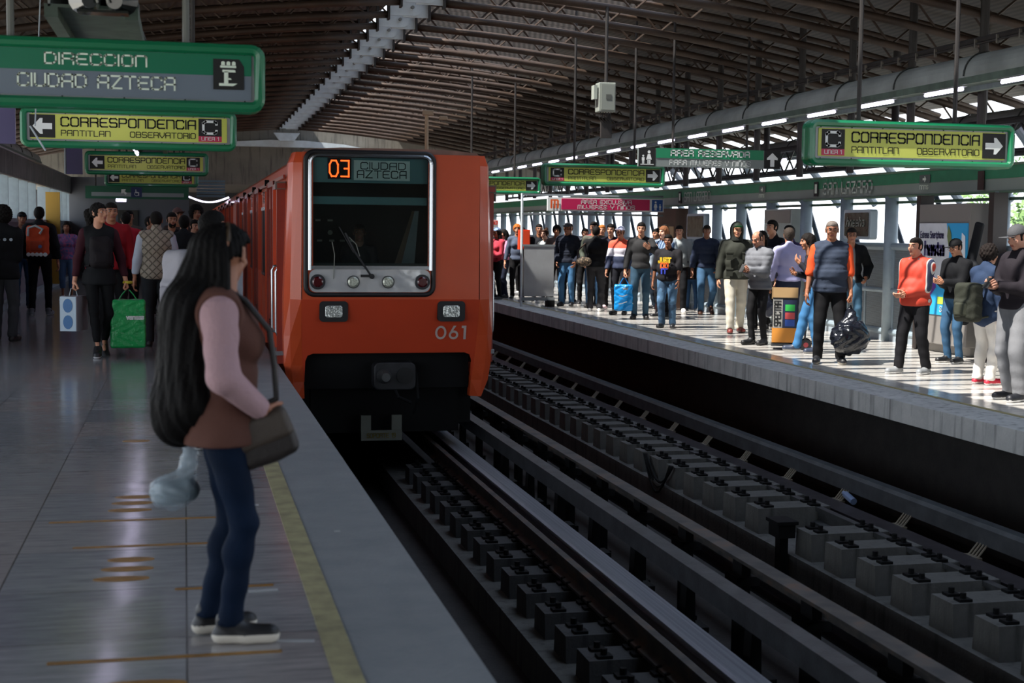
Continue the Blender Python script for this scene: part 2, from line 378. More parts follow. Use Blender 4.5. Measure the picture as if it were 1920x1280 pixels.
bar('steel_rail', 2.93, 3.0, -1.16, -1.0, M_RUST, 'thin worn rusty rail left of the bluish running plate', prof=railprof(2.965, -1.0, .03))
bar('guide_bar', 3.56, 3.68, -.92, -.8, M_STEEL, 'dark guide bar between the running plate and the rusty guide bar', prof=[(3.52, -.8), (3.52, -.95), (3.545, -.95), (3.545, -.825), (3.66, -.825), (3.66, -.8)])
bar('guide_bar', 4.02, 4.14, -.92, -.8, M_RUST, 'rust-stained guide bar in the middle between the two tracks', prof=[(3.98, -.8), (3.98, -.825), (4.10, -.825), (4.10, -.93), (4.125, -.93), (4.125, -.8)])
bar('running_plate', 4.30, 4.50, -1.19, -1.05, mat('#5b5c60', .35, .8), 'running plate glimpsed as a thin bright line behind the rusty guide bar', prof=hbeam(4.30, 4.50, -1.05))
bar('steel_rail', 5.86, 5.93, -1.16, -1.0, M_STEEL, 'dark rail on top of the concrete block row of the far track', prof=railprof(5.9, -1.0, .035))
bar('running_plate', 6.1, 6.34, -1.19, -1.05, mat('#4b464a', .4, .6, var=.25), 'brownish running plate of the far track below the big guide bar', prof=hbeam(6.1, 6.34, -1.05))
bar('guide_bar', 6.5, 6.62, -.95, -.8, mat('#4a4d50', .5, .4, var=.3), 'big grey guide bar running just below the far platform edge', prof=[(6.50, -.8), (6.47, -.83), (6.47, -.97), (6.50, -.985), (6.50, -.85), (6.6, -.85), (6.6, -.8)])
bar('guide_bar', 1.08, 1.2, -.95, -.8, M_STEEL, 'guide bar tucked against the near platform wall under the train', prof=[(1.08, -.8), (1.08, -.85), (1.16, -.85), (1.16, -.95), (1.19, -.95), (1.19, -.8)])
# concrete stub walls carrying the blocks
for nm, x0, x1, zt, lb in (('trim_3', 2.50, 3.02, -1.38, ''), ('trim_4', 5.30, 6.02, -1.24, '')):
    b = MB(); b.box(x0-.08, x1, 2.5, 60, -1.65, zt); struct(nm, b, M_PLINTH)
def block_row(x0, zt, zb, depth, ys, label, group):
    b = MB(); h = zt-zb
    b.prism([(0, 0), (.34, 0), (.32, h), (.02, h)], 0, depth, 'yz')
    first = tag(b.build('rail_block', None, M_PLINTH), label, 'concrete block', group)
    b2 = MB()
    for sx_ in (.12, depth-.14):
        for sy in (.09, .25):
            b2.box(sx_-.05, sx_+.05, sy-.045, sy+.045, h, h+.02); b2.cyl((sx_, sy, h+.02), (sx_, sy, h+.06), .022, n=6)
    cl = b2.build('fastener', first, M_DARK); tag(cl)
    first.location = (x0, ys[0], zb)
    for y in ys[1:]:
        c = copy_tree(first); c.location = (x0, y, zb)
def frange(a, b_, s):
    out = []
    while a < b_: out.append(round(a, 3)); a += s
    return out
block_row(5.28, -1.0, -1.25, .74, [y for y in frange(7.15, 42, .585) if not 11.6 < y < 11.9], 'concrete rail block in the crenellated row under the far rail', 'concrete blocks of the far track')
M_PLINTH = concrete((.03, .03, .03), (.06, .06, .06))  # darker copy of the plinth concrete; near row's shade put into its colour
block_row(2.55, -1.19, -1.40, .5, frange(4.6, 16.4, .585), 'concrete rail block, shade put into its dark colour, in the row beside the rusty thin rail', 'concrete blocks of the near track')
# cable junction on the plinth
t = thing('cable_box', 'dark cable junction box on a stub post in the gap of the far block row', 'cable box', (5.2, 11.62, -1.65))
b = MB(); b.box(5.08, 5.24, 11.5, 11.72, -1.08, -.95); b.box(5.06, 5.26, 11.48, 11.74, -.96, -.93); b.build('cover', t, M_DARK)
b = MB(); b.box(5.12, 5.2, 11.56, 11.66, -1.65, -1.08); b.build('post', t, M_DARK)
t = thing('cable_bundle', 'drooping dark cable bundle looped between two far-track blocks', 'cable', (5.25, 15.2, -1.2))
for k in range(3):
    b = MB(); b.tube([(5.24-.01*k, 14.75+.9*u/8.0+.02*k, -.98-(.25+.06*k)*math.sin(math.pi*u/8)) for u in range(9)], .014, 6); b.build('cable', t, M_DARK, smooth=True)
# guide bar supports
def supports(name, ys, fn, m, label, group):
    b = MB(); fn(b); first = tag(b.build(name, None, m), label, 'bracket', group); first.location = (0, ys[0], 0)
    for y in ys[1:]:
        c = first.copy(); COL.objects.link(c); c.location = (0, y, 0)
supports('guide_bar_bracket', frange(6.2, 44, 1.22), lambda b: (b.box(4.03, 4.1, -.09, .09, -1.65, -.83), b.box(3.98, 4.16, -.12, .12, -1.02, -.95), b.box(4.0, 4.14, -.1, .1, -1.65, -1.58)), M_DARK, 'dark bracket post under the rust-stained middle guide bar', 'posts under the middle guide bar')
supports('guide_bar_bracket', frange(6.0, 16.4, 1.22), lambda b: (b.prism([(3.5, -1.65), (3.62, -1.65), (3.6, -.9), (3.54, -.9)], -.06, .06), b.box(3.4, 3.7, -.1, .1, -1.3, -1.26)), M_DARK, 'dark bracket post under the guide bar next to the running plate', 'posts under the near guide bar')
def ladder(b):
    for k in range(4): b.cyl((6.38+.0*k, -.07+.045*k, -1.08), (6.53, -.07+.045*k, -.9), .009, n=6)
    b.box(6.36, 6.42, -.1, .1, -1.12, -1.06)
supports('insulator_bracket', frange(8.0, 42, 1.26), ladder, mat('#6e6658', .6), 'ribbed insulator bracket holding the big far guide bar', 'insulators of the far guide bar')
b = MB()
b.cyl((6.42, 12.75, -1.03), (6.42, 12.93, -.99), .035, n=10); b.cyl((6.42, 12.93, -.99), (6.42, 12.98, -.98), .02, n=8)
tag(b.build('plastic_bottle', None, mat('#6f7f9c', .3), org=(6.42, 12.85, -1.05)), 'small bluish plastic bottle lying on the far running plate', 'bottle')
b = MB(); b.prism([(1.99, -1.66), (2.32, -1.66), (2.26, -1.42), (2.05, -1.42)], 4.9, 5.3); b.mat(mat('#5f6f77', .4, .4)); b.box(2.05, 2.26, 4.9, 5.3, -1.42, -1.415)
tag(b.build('rail_marker_box', None, None, org=(2.15, 5.1, -1.65)), 'small trapezoid box with a pale lid on the pit floor at the bottom edge', 'box')

# ------------------------------------------------------------------ roof: hinged tubular trusses, sheeting, ridge slot
XR = 3.52
def zl(x):
    d = abs(x-XR)
    return 5.0-.04*d-.012*d*d if x > XR else 5.0-.05*d-.0105*d*d
XA, XB = -6.2, 13.6
def sheet(name, xa, xb, off=.55, y0=Y0, y1=52, m=M_CORR):
    b = MB(); n = 14; pts = [(xa+(xb-xa)*i/n) for i in range(n+1)]
    prof = [(x, zl(x)+off) for x in pts]+[(x, zl(x)+off+.05) for x in reversed(pts)]
    b.prism(prof, y0, y1, 'xz'); return struct(name, b, m)
sheet('ceiling', XA, XR-.25)
sheet('ceiling.001', 7.2, XB)
b = MB()                                     # baffles added to a slot shaped for the sun: light passes, sky hidden
for y in frange(-25.0, 52, .44):
    pts = [XR+.35+(7.2-XR-.35)*i/6 for i in range(7)]
    b.prism([(x, zl(x)+.52) for x in pts]+[(x, zl(x)+.78) for x in reversed(pts)], y, y+.02, 'xz')
struct('ceiling.002', b, M_CORR)
b = MB(); b.box(XR-.25, XR+.35, Y0, 52, zl(XR)+.95, zl(XR)+1.0); b.box(XR-.27, XR-.25, Y0, 52, zl(XR)+.5, zl(XR)+1.0); struct('ceiling.003', b, M_CORR)  # upright strip added beside the ridge cap to keep sun off the far edge

def chord(b, xa, xb, off, r, n=9):
    pts = [(xa+(xb-xa)*i/n, 0, zl(xa+(xb-xa)*i/n)+off) for i in range(n+1)]
    b.tube(pts, r, 8)
def half(root, xa, xb):
    b = MB(); chord(b, xa, xb, 0, .055); b.build('lower_chord', root, M_TRUSS, smooth=True)
    b = MB(); chord(b, xa, xb, .42, .04); b.build('upper_chord', root, M_TRUSS, smooth=True)
    b = MB(); n = int(abs(xb-xa)/.42); s = (xb-xa)/n
    for i in range(n):
        x, x2 = xa+s*i, xa+s*(i+1)
        o = (0, .42) if i % 2 == 0 else (.42, 0)
        b.cyl((x, 0, zl(x)+o[0]), (x2, 0, zl(x2)+o[1]), .017, n=5, cap=False)
    b.build('web', root, M_TRUSS)
TG = 'arched roof trusses'
tr = thing('roof_truss', 'brown arched tubular roof truss spanning both platforms, hinged at the ridge', 'roof truss', (0, 0, 0), TG)
half(tr, XR-.34, XA); half(tr, XR+.30, XB)
b = MB(); zc = zl(XR)+.1
b.prism([(XR-.34, zc-.13), (XR+.06, zc-.13)]+[(XR+.06+.13*math.sin(R(a)), zc-.13*math.cos(R(a))) for a in range(15, 180, 15)]+[(XR+.06, zc+.13), (XR-.34, zc+.13)], -.05, -.02)
hp = b.build('hinge_plate', tr, M_WHITESTEEL)
b = MB(); b.cyl((XR+.03, -.05, zc), (XR+.03, -.085, zc), .028, n=8); b.build('bolt', hp, mat('#8c8c88', .4, .6))
b = MB(); b.box(XR-.12, XR+.3, -.015, .015, zc-.15, zc+.16); b.build('hinge_plate', tr, M_WHITESTEEL)
b = MB(); b.box(XR-.36, XR-.33, -.09, .09, zc-.2, zc+.42); b.box(XR+.29, XR+.32, -.09, .09, zc-.2, zc+.42); b.build('end_plate', tr, M_POST)
ys = frange(9.4, 50.5, 1.33); tr.location = (0, ys[0], 0)
for y in ys[1:]:
    c = copy_tree(tr); c.location = (0, y, 0)
# end gable, low slab and far end
b = MB(); pts = [XA+(XB-XA)*i/16 for i in range(17)]
b.prism([(XA, 3.1), (XB, 3.1)]+[(x, zl(x)+.56) for x in reversed(pts)], 51.0, 51.4, 'xz'); struct('wall_gable', b, M_GABLE)
b = MB(); b.box(XA, XB, 51.4, Y1, 3.1, 3.3); struct('ceiling.004', b, M_GABLE)
b = MB(); b.box(XA, XB, Y1, Y1+.2, -1.85, 3.3); struct('wall_back', b, mat('#3a3a3c', .9))
b = MB(); b.box(XA, XB, Y0-.2, Y0, -1.85, 5.7); struct('wall_unseen_block', b, mat('#55524e', .9))  # unseen closing wall, added to keep the windscreen's reflection dark
t = thing('ridge_bracket', 'pale steel saddle at the far end of the ridge above the concrete gable', 'bracket', (XR, 50.8, 4.4))
b = MB(); b.prism([(XR-2.6, 4.42), (XR+2.8, 4.42), (XR+2.0, 4.56), (XR+.6, 4.66), (XR-.6, 4.66), (XR-2.0, 4.56)], 50.7, 50.9); b.build('saddle', t, M_WHITESTEEL)
b = MB(); b.prism([(XR-.45, 4.9), (XR-.25, 4.62), (XR+.25, 4.62), (XR+.45, 4.9)], 50.5, 50.7); b.build('plate', t, M_WHITESTEEL)

# ------------------------------------------------------------------ lighting barrels with tubes
def barrel(xc, zc, r, y0, y1, side, name_label, lamp_label, lamp_group, pitch=1.66):
    t = thing('light_canopy', name_label, 'light canopy', (xc, y0, zc))
    b = MB(); outer = [(xc+r*math.cos(R(a)), zc+r*math.sin(R(a))) for a in range(-8, 189, 14)]
    inner = [(xc+(r-.015)*math.cos(R(a)), zc+(r-.015)*math.sin(R(a))) for a in range(188, -9, -14)]
    b.prism(outer+inner, y0, y1, 'xz'); b.build('canopy_shell', t, mat('#8c908c', .55, .1, var=.25, vscale=2))
    b = MB(); b.box(xc-r-.02, xc-r+.06, y0, y1, zc-.10, zc-.02); b.box(xc+r-.06, xc+r+.02, y0, y1, zc-.1, zc-.02); b.box(xc-r+.06, xc+r-.06, y0, y1, zc-.04, zc-.02); b.build('gutter', t, mat('#4c5a50', .6, var=.3))
    k = 0
    b = MB(); b.tube([(xc+(r+.012)*math.cos(R(a)), y0+.4, zc+(r+.012)*math.sin(R(a))) for a in range(0, 181, 12)], .010, 6)
    ring = b.build('hoop', t, mat('#3a3d3a', .6))
    yy = y0+.4+pitch
    while yy < y1-.2:
        c = ring.copy(); COL.objects.link(c); c.location = (0, yy-y0-.4, 0); yy += pitch
    first = None
    yy = y0+(.9 if xc > 0 or y0 > 10 else 3.4)
    while yy < y1-1:
        if first is None:
            l = thing('tube_lamp', lamp_label, 'lamp', (xc+side*(r-.03), yy, zc-.12), lamp_group)
            b = MB(); b.cyl((xc+side*(r-.03), yy-.42, zc-.14), (xc+side*(r-.03), yy+.42, zc-.14), .02, n=8); b.build('light_tube', l, M_TUBE)
            b = MB(); b.box(xc+side*(r-.03)-.035, xc+side*(r-.03)+.035, yy-.47, yy+.47, zc-.115, zc-.1); b.build('holder', l, mat('#7d817e', .5)); first = l; fy = yy
        else:
            c = copy_tree(first); c.location = (xc+side*(r-.03), yy, zc-.12)
        yy += pitch
barrel(9.0, 3.42, .27, 4.56, 46, -1, 'long grey barrel light canopy hung over the far platform', 'glowing tube lamp under the long canopy over the far platform', 'tube lamps over the far platform')
barrel(12.3, 3.25, .27, 5.36, 40, -1, 'second grey barrel canopy outside beyond the far platform wall', 'glowing tube lamp under the outer canopy beyond the far wall', 'tube lamps beyond the far wall')
barrel(-.55, 2.98, .26, 9.3, 36, -1, 'dark barrel light canopy above the near platform behind the hanging signs', 'tube lamp under the canopy above the near platform', 'tube lamps over the near platform', 1.8)
barrel(-3.9, 3.3, .2, 24, 40, 1, 'light canopy outside above the left wall header', 'tube lamp glimpsed above the left wall header', 'tube lamps above the left header', 2.2)
# end piece of the near canopy: reflective cones seen at the top edge
t = thing('canopy_speaker', 'dark glossy speaker housing with two pale straps at the top left edge', 'speaker', (-.47, 9.2, 2.9))
b = MB()
for s in (-1, 1): b.cyl((-.47+s*.11, 9.16, 2.98), (-.47+s*.07, 9.0, 2.95), .1, .05, n=16)
b.box(-.62, -.32, 9.05, 9.2, 2.885, 2.90); b.build('housing', t, mat('#101613', .25, coat=.6), smooth=False)
for s in (-.03, .03):
    b = MB(); b.tube([(-.48+s, 9.0, 3.12), (-.485+s, 8.98, 3.0), (-.465+s, 8.98, 2.93)], .007, 6); b.build('strap', t, mat('#8a8b83', .5))
# posts and conduit over the far platform
def roofpost(y, x=9.6):
    b = MB(); b.cyl((x, y, 2.6), (x, y, zl(x)+.2), .055, n=10); return b
f0 = tag(MB().cyl((0, 0, 2.5), (0, 0, zl(9.6)+.56), .055, n=10).build('hanger_post', None, M_POST), 'dark post hanging from the roof trusses behind the long canopy', 'post', 'roof posts behind the canopy')
f0.location = (9.6, 14.2, 0)
for y in frange(15.97, 46, 1.77):
    c = f0.copy(); COL.objects.link(c); c.location = (9.6, y, 0)
f1 = tag(MB().cyl((0, 0, 3.2), (0, 0, zl(11.2)+.56), .06, n=10).build('hanger_post', None, M_POST), 'dark post hanging from the roof further right, beyond the far wall', 'post', 'outer roof posts')
f1.location = (11.2, 16.5, 0)
for y in frange(18.6, 46, 2.6):
    c = f1.copy(); COL.objects.link(c); c.location = (11.2, y, 0)
t = thing('conduit_rail', 'long cable conduit with small clips running above the canopy', 'conduit', (8.9, 11, 3.83))
b = MB(); b.cyl((8.9, 11, 3.83), (8.9, 48, 3.88), .035, n=8); b.cyl((8.86, 11, 3.78), (8.86, 48, 3.83), .014, n=6); b.build('pipe', t, M_POST)
b = MB()
for y in frange(11.3, 46, .45): b.box(8.84, 8.87, y, y+.02, 3.74, 3.84)
cl = b.build('clips', t, mat('#6d675e', .6)); cl['kind'] = 'stuff'
# lattice beams beyond the wall
for k, (xx, zt) in enumerate(((10.9, 3.15), (11.9, 3.3))):
    t = thing('lattice_beam', ('steel lattice beam just outside above the green header', 'outer steel lattice beam under the eave')[k], 'beam', (xx, 12, 2.6))
    b = MB(); b.cyl((xx, 10, zt), (xx, 48, zt), .05, n=8); b.cyl((xx, 10, zt-.45), (xx, 48, zt-.45), .035, n=8); b.build('chord', t, M_POST)
    b = MB(); y = 10
    while y < 47:
        b.cyl((xx, y, zt), (xx, y+.45, zt-.45), .018, n=5, cap=False); b.cyl((xx, y+.45, zt-.45), (xx, y+.9, zt), .018, n=5, cap=False); y += .9
    b.build('web', t, M_POST)
f2 = tag(MB().cyl((0, 0, 0), (-.9, 0, 1.0), .07, n=10).build('slanted_strut', None, M_PALE), 'slanted pale strut standing outside above the green header', 'strut', 'slanted struts above the far header')
f2.location = (12.6, 14, 2.15)
for y in frange(15.5, 46, 1.5):
    c = f2.copy(); COL.objects.link(c); c.location = (12.6, y, 2.15)
# wall cabinet and camera pole
t = thing('wall_cabinet', 'grey electrical cabinet hung from the roof over the far track', 'cabinet', (5.96, 20, 3.3))
b = MB(); b.box(5.84, 6.09, 19.9, 20.1, 3.32, 3.74); b.build('body', t, mat('#8c9189', .5, var=.1), bevel=.01)
b = MB(); b.box(5.87, 6.07, 19.885, 19.9, 3.35, 3.71); d = b.build('door', t, mat('#7d827b', .5))
b = MB(); b.box(5.94, 6.02, 19.88, 19.886, 3.5, 3.57); b.build('label_plate', d, mat('#4c4f4b', .6))
b = MB(); b.box(5.77, 5.82, 19.92, 20.06, 3.50, 3.70); b.build('side_box', t, mat('#9aa096', .5))
b = MB()
for k in range(5): b.tube([(5.88+.04*k, 19.95, 3.32), (5.86+.04*k, 19.95, 3.24), (5.9+.05*k, 19.97, 3.17)], .007, 5)
b.build('cables', t, M_POST)
b = MB(); b.cyl((5.97, 20, 3.74), (5.97, 20, zl(5.97)), .025, n=8); b.box(5.9, 6.06, 19.97, 20.03, 2.95, 3.2); b.build('hanger', t, M_POST)
t = thing('camera_pole', 'tan pole with a small box on top rising behind the train roof', 'pole', (3.68, 22, 2.4))
b = MB(); b.cyl((3.68, 22, 2.2), (3.68, 22, 3.36), .03, n=10); b.build('shaft', t, mat('#a38e74', .6))
b = MB(); b.box(3.62, 3.78, 21.94, 22.06, 3.36, 3.44); b.box(3.88, 4.0, 21.96, 22.04, 3.3, 3.36); b.build('head_box', t, mat('#97836b', .6), bevel=.01)

# ------------------------------------------------------------------ left wall
b = MB(); b.box(-3.6, -3.45, 18, 50, 0, 1.72); struct('wall_left', b, mat('#6d6a76', .6, var=.12))
b = MB(); b.box(-3.47, -3.43, 18, 50, 1.66, 1.74); struct('trim_5', b, M_PALE)
b = MB(); b.box(-3.62, -3.40, 16, 50, 2.60, 3.07); struct('wall_left_header', b, M_HEADER)
b = MB(); b.cyl((-3.40, 16, 2.585), (-3.40, 50, 2.585), .018, n=8); b.cyl((-3.40, 16, 3.085), (-3.40, 50, 3.085), .025, n=8); struct('trim_6', b, mat('#b9b6ad', .3, .6))
fin = MB(); fin.box(-.26, .06, -.03, .03, 1.72, 2.6)
ff = tag(fin.build('wall_fin', None, M_PALE2), 'pale vertical louvre fin in the left wall opening', 'louvre fin', 'louvre fins of the left wall')
ys = [28.2+1.83*k for k in range(-5, 13) if not (k in (5,))]
ff.location = (-3.47, ys[0], 0)
for y in ys[1:]:
    c = ff.copy(); COL.objects.link(c); c.location = (-3.47, y, 0)
b = MB(); b.box(-3.45, -3.1, 38.3, 38.4, .1, 2.45); tag(b.build('notice_hoarding', None, mat('#a8842e', .5), org=(-3.3, 38.35, 0)), 'tall yellow hoarding standing against the left wall', 'hoarding')
for x, y in ((-3.52, 26.2), (-3.52, 27.6)):
    b = MB(); b.cyl((x, y, 3.07), (x, y, 4.4), .16, n=16); tag(b.build('column', None, mat('#7a756e', .7, var=.1), org=(x, y, 3.07)), 'grey round column rising from the left wall header', 'column', 'columns above the left header')
# lower box rail along the left wall base
b = MB(); b.box(-3.45, -3.3, 18, 50, 0, .12); struct('baseboard_left', b, M_PALE)
# far left end: room, green header band, roller shutter
b = MB(); b.box(-1.15, .15, 44, 48, 0, 3.1); b.box(-3.45, -1.15, 46, 48, 0, 3.1); struct('wall_end', b, mat('#6c6f75', .7))
b = MB(); b.box(-2.0, -1.4, 45.94, 46.0, 0, 2.1); struct('door_1', b, mat('#3a3833', .6))
t = thing('header_sign', 'long green and grey header band with arrow and wheelchair symbol at the far end', 'sign', (-1.2, 38, 2.3))
b = MB(); b.box(-2.45, .12, 38, 38.3, 2.30, 2.62); b.build('box', t, mat('#1e5a44', .5))
b = MB(); b.box(-2.3, .0, 37.985, 38, 2.36, 2.46); b.build('stripe', t, M_GREY_P)
b = MB(); b.box(-1.32, -1.05, 37.98, 37.985, 2.34, 2.6); b.build('tile', t, mat('#22305e', .5))
b = MB(); y = 37.975
b.mat(M_WHITE); flat(b, arrow_pts(-1.5, 2.48, .17, 135), y)
ptsw = [(-1.185+.055*math.cos(R(a)), 2.43+.055*math.sin(R(a))) for a in range(0, 360, 30)]
for i in range(len(ptsw)):
    p, q = ptsw[i], ptsw[(i+1) % 12]; flat(b, [p, q, (q[0]*.8+(-1.185)*.2, q[1]*.8+2.43*.2), (p[0]*.8+(-1.185)*.2, p[1]*.8+2.43*.2)], y)
flat(b, [(-1.21, 2.45), (-1.19, 2.45), (-1.19, 2.54), (-1.21, 2.54)], y); flat(b, [(-1.20, 2.45), (-1.12, 2.45), (-1.12, 2.47), (-1.2, 2.47)], y); flat(b, [(-1.14, 2.38), (-1.12, 2.38), (-1.12, 2.47), (-1.14, 2.47)], y)
b.build('pictogram', t)
for x in (-2.2, -.1):
    b = MB(); b.cyl((x, 38.15, 2.6), (x, 38.15, zl(x)+.56), .02); b.build('hanger_pole', t, M_POST)
t = thing('roller_shutter', 'bluish slatted shutter panel under the concrete gable', 'shutter', (.7, 42, 2.4))
for k in range(6):
    b = MB(); b.box(.36, 1.16, 42, 42.05, 2.46+.085*k, 2.46+.085*k+.06); b.build('slat', t, mat('#6c8494', .35, .5))
b = MB()
b.tube([(.15+.1*k, 44.9, 2.52-.16*math.sin(math.pi*k/12)) for k in range(13)], .02, 6)
tag(b.build('curved_lamp', None, M_TUBE, org=(.7, 44.9, 2.4)), 'glowing sagging light strip below the slatted shutter', 'lamp')
for x, z, lb in ((-1.75, 2.265, 'small glowing lamp under the far green header'), ):
    b = MB(); b.cyl((x+.05, 38.1, z), (x+.3, 38.1, z), .035, n=8); tag(b.build('header_lamp', None, M_TUBE, org=(x, 37.9, z)), lb, 'lamp')

# ------------------------------------------------------------------ right wall: pillars, mesh panels, header band
WX = 10.35
b = MB(); b.box(WX-.06, WX+.14, 7, 50, 2.17, 2.50); struct('wall_right_header', b, mat('#84918a', .5, var=.1, vscale=1.5))
b = MB(); b.box(WX-.075, WX-.06, 7, 50, 2.34, 2.50); struct('trim_7', b, mat('#2c7a58', .5, var=.12))
b = MB(); b.cyl((WX-.07, 7, 2.165), (WX-.07, 50, 2.165), .02, n=8); b.box(WX-.1, WX-.03, 7, 50, 2.50, 2.53); struct('trim_8', b, mat('#59735f', .5))
b = MB(); b.box(WX-.03, WX+.05, 7, 50, 0, .13); struct('baseboard_right', b, M_PALE)
b = MB(); b.box(WX+.05, WX+.12, 7, 50, 2.06, 2.10); struct('trim_9', b, mat('#4b6a58', .5))
pil = [9.2, 10.7, 12.2, 13.7, 15.2, 16.63, 19.61, 21.1, 22.62, 24.1, 25.54, 26.8, 28.2, 29.8, 31.3]+frange(32.8, 50, 1.5)
pf = tag(MB().cyl((0, 0, 0), (0, 0, 2.17), .10, n=20).build('pillar', None, M_PALE2, smooth=True), 'pale round steel pillar of the far platform wall', 'pillar', 'pillars of the far wall')
pf.location = (WX, pil[0], 0)
for y in pil[1:]:
    c = pf.copy(); COL.objects.link(c); c.location = (WX, y, 0)
def perf_build(nt, co, p):
    L = nt.links.new
    mp = N(nt, 'ShaderNodeMapping'); mp.inputs['Scale'].default_value = (1, 55, 55); L(co, mp.inputs[0])
    v = N(nt, 'ShaderNodeTexVoronoi'); v.inputs['Scale'].default_value = 1.0; v.inputs['Randomness'].default_value = 0; L(mp.outputs[0], v.inputs['Vector'])
    L(ramp(nt, v.outputs['Distance'], [(.3, (.07, .08, .09)), (.42, (.24, .28, .30))]), p.inputs['Base Color'])
M_PERF = node_mat('perforated_sheet', perf_build, .5, .2)
def fence_bay(y0, y1):
    t = thing('mesh_panel', 'pale perforated fence panel between two pillars of the far wall', 'fence panel', (WX, y0, 0), 'perforated panels of the far wall')
    b = MB()
    for z, r in ((.14, .055), (.76, .04), (1.42, .055)): b.cyl((WX, y0+.1, z), (WX, y1-.1, z), r, n=10)
    b.box(WX-.02, WX+.02, (y0+y1)/2-.025, (y0+y1)/2+.025, .14, 1.42)
    for y in (y0+.13, y1-.17): b.box(WX-.02, WX+.02, y, y+.04, .14, 1.42)
    b.build('rail_frame', t, M_PALE2, smooth=False)
    for ya, yb in ((y0+.12, (y0+y1)/2-.02), ((y0+y1)/2+.02, y1-.12)):
        for za, zb in ((.16, .75), (.77, 1.41)):
            b = MB(); b.box(WX-.008, WX+.008, ya, yb, za, zb); b.build('perforated_sheet', t, M_PERF)
    return t
poster_bay = (16.63, 19.61)
fence_bay(18.25, 19.61)
for a, c in zip(pil, pil[1:]):
    if (a, c) in (poster_bay, (22.62, 24.1), (28.2, 29.8)): continue
    fence_bay(a, c)
# braces outside
bf = tag(MB().cyl((0, -.98, 0), (0, .62, 2.2), .04, n=8).build('diagonal_brace', None, mat('#39434f', .5, .2)), 'dark diagonal brace seen through the opening above the fence', 'brace', 'diagonal braces outside the far wall')
bf.location = (WX+.55, 8.4, 0)
for y in frange(9.7, 48, 1.5):
    c = bf.copy(); COL.objects.link(c); c.location = (WX+.55, y, 0)
# foliage outside
def foliage(name, label, cx, cy, cz, rx, ry, rz, n, seed):
    rd = random.Random(seed); b = MB()
    for i in range(n):
        a, e = rd.uniform(0, 6.28), rd.uniform(-1, 1); q = rd.uniform(.5, 1)**.5
        c = Vector((cx+rx*q*math.cos(a)*math.sqrt(1-e*e), cy+ry*q*math.sin(a)*math.sqrt(1-e*e), cz+rz*q*e))
        u = Vector((rd.uniform(-1, 1), rd.uniform(-1, 1), rd.uniform(-1, 1))).normalized()*.09; w = u.orthogonal().normalized()*.06
        b.add([c-u, c+w, c+u, c-w], [(0, 1, 2, 3)])
    t = thing(name, label, 'tree', (cx, cy, 0)); b.build('leaves', t, mat('#6f8a55', .7, var=.3))
    b = MB(); b.cyl((cx, cy, -1), (cx, cy, cz), .12, .06, n=8); b.build('trunk', t, mat('#5a4a3a', .8))
foliage('leafy_tree', 'pale green tree outside seen past the rightmost pillar', 21, 31, 2.2, 2.6, 3, 1.6, 2200, 3)
foliage('leafy_tree', 'green tree outside seen right of the advert panel', 17.5, 25, 1.9, 1.4, 2, .8, 1200, 4)
b = MB(); b.box(13.5, 120, -40, 160, -1.2, -1.0); struct('ground', b, mat('#b9b4a8', .9))
b = MB(); b.box(-120, -4.2, -40, 160, -1.2, -1.0); struct('ground.001', b, mat('#b9b4a8', .9))

# framed picture panels, advert, kiosk, far boards
def wall_frame(name, label, y0, y1, z0, z1, face, letters=None):
    t = thing(name, label, 'screen', (WX-.2, y0, z0)); x = WX-.16
    pr = rrect(y0, y1, z0, z1, .05); pi = rrect(y0+.05, y1-.05, z0+.05, z1-.05, .03)
    b = MB(); b.prism(pr, x-.06, x+.06, 'yz'); b.build('casing', t, mat('#a5b4bd', .4, .1))
    b = MB(); b.prism(pi, x-.068, x-.062, 'yz'); b.build('display', t, face)
    b = MB(); b.cyl((x+.05, (y0+y1)/2, (z0+z1)/2), (WX+.06, (y0+y1)/2, (z0+z1)/2), .03); b.build('bracket', t, M_POST)
    if letters:
        b = MB(); b.mat(mat('#8f958c', .5))
        xf = lambda p: Vector((x-.075, y1-(p.x), p.z))
        text(b, letters, .12, z0+(z1-z0)*.45, (z1-z0)*.28, 0, width=(y1-y0)-.3, th=.18, xf=xf, slant=.3); b.build('writing', t)
wall_frame('framed_screen', 'framed dark greenish screen with pale scrawl above the man in the black jacket', 19.85, 20.75, 1.52, 1.98, mat('#3c4038', .25, var=.4, vscale=8), 'hneeha')
wall_frame('framed_screen', 'smaller framed screen on the wall above the child in dark coat', 26.95, 27.95, 1.46, 1.98, mat('#4a5a4c', .25, var=.3, vscale=8))
# advert light box
t = thing('advert_panel', 'tall advert light box with blue poster and purple speech shape', 'advert panel', (WX-.3, 17.3, 0))
ya, yb = 16.80, 18.12; x = WX-.36
b = MB(); b.box(x, WX+.04, ya, yb, .12, 2.02); b.box(x+.1, WX+.05, ya+.05, yb-.05, 0, .12); b.build('cabinet', t, mat('#817d79', .5, .2), bevel=.01)
pz0, pz1 = .52, 1.76
b = MB(); b.box(x-.012, x, ya+.03, yb-.03, pz0, pz1); b.build('poster', t, mat('#2f9fd6', .3))
def PY(u, v): return (yb-.04-u*(yb-ya-.08), pz0+v*(pz1-pz0))
def ppoly(pts, m, name, dx=.014):
    b = MB(); b.add([(x-dx, *PY(u, v)) for u, v in pts], [tuple(range(len(pts)))]); return b.build(name, t, m)
ppoly([(0, .22), (.0, 1), (.58, 1), (.66, .72), (.62, .45), (.3, .32)], mat('#c9cdd4', .4, var=.1), 'poster_shape', .014)
ppoly([(0, .18), (0, .46), (.2, .5), (.36, .42), (.4, .3), (.28, .2)], mat('#5a2a86', .4), 'poster_shape', .016)
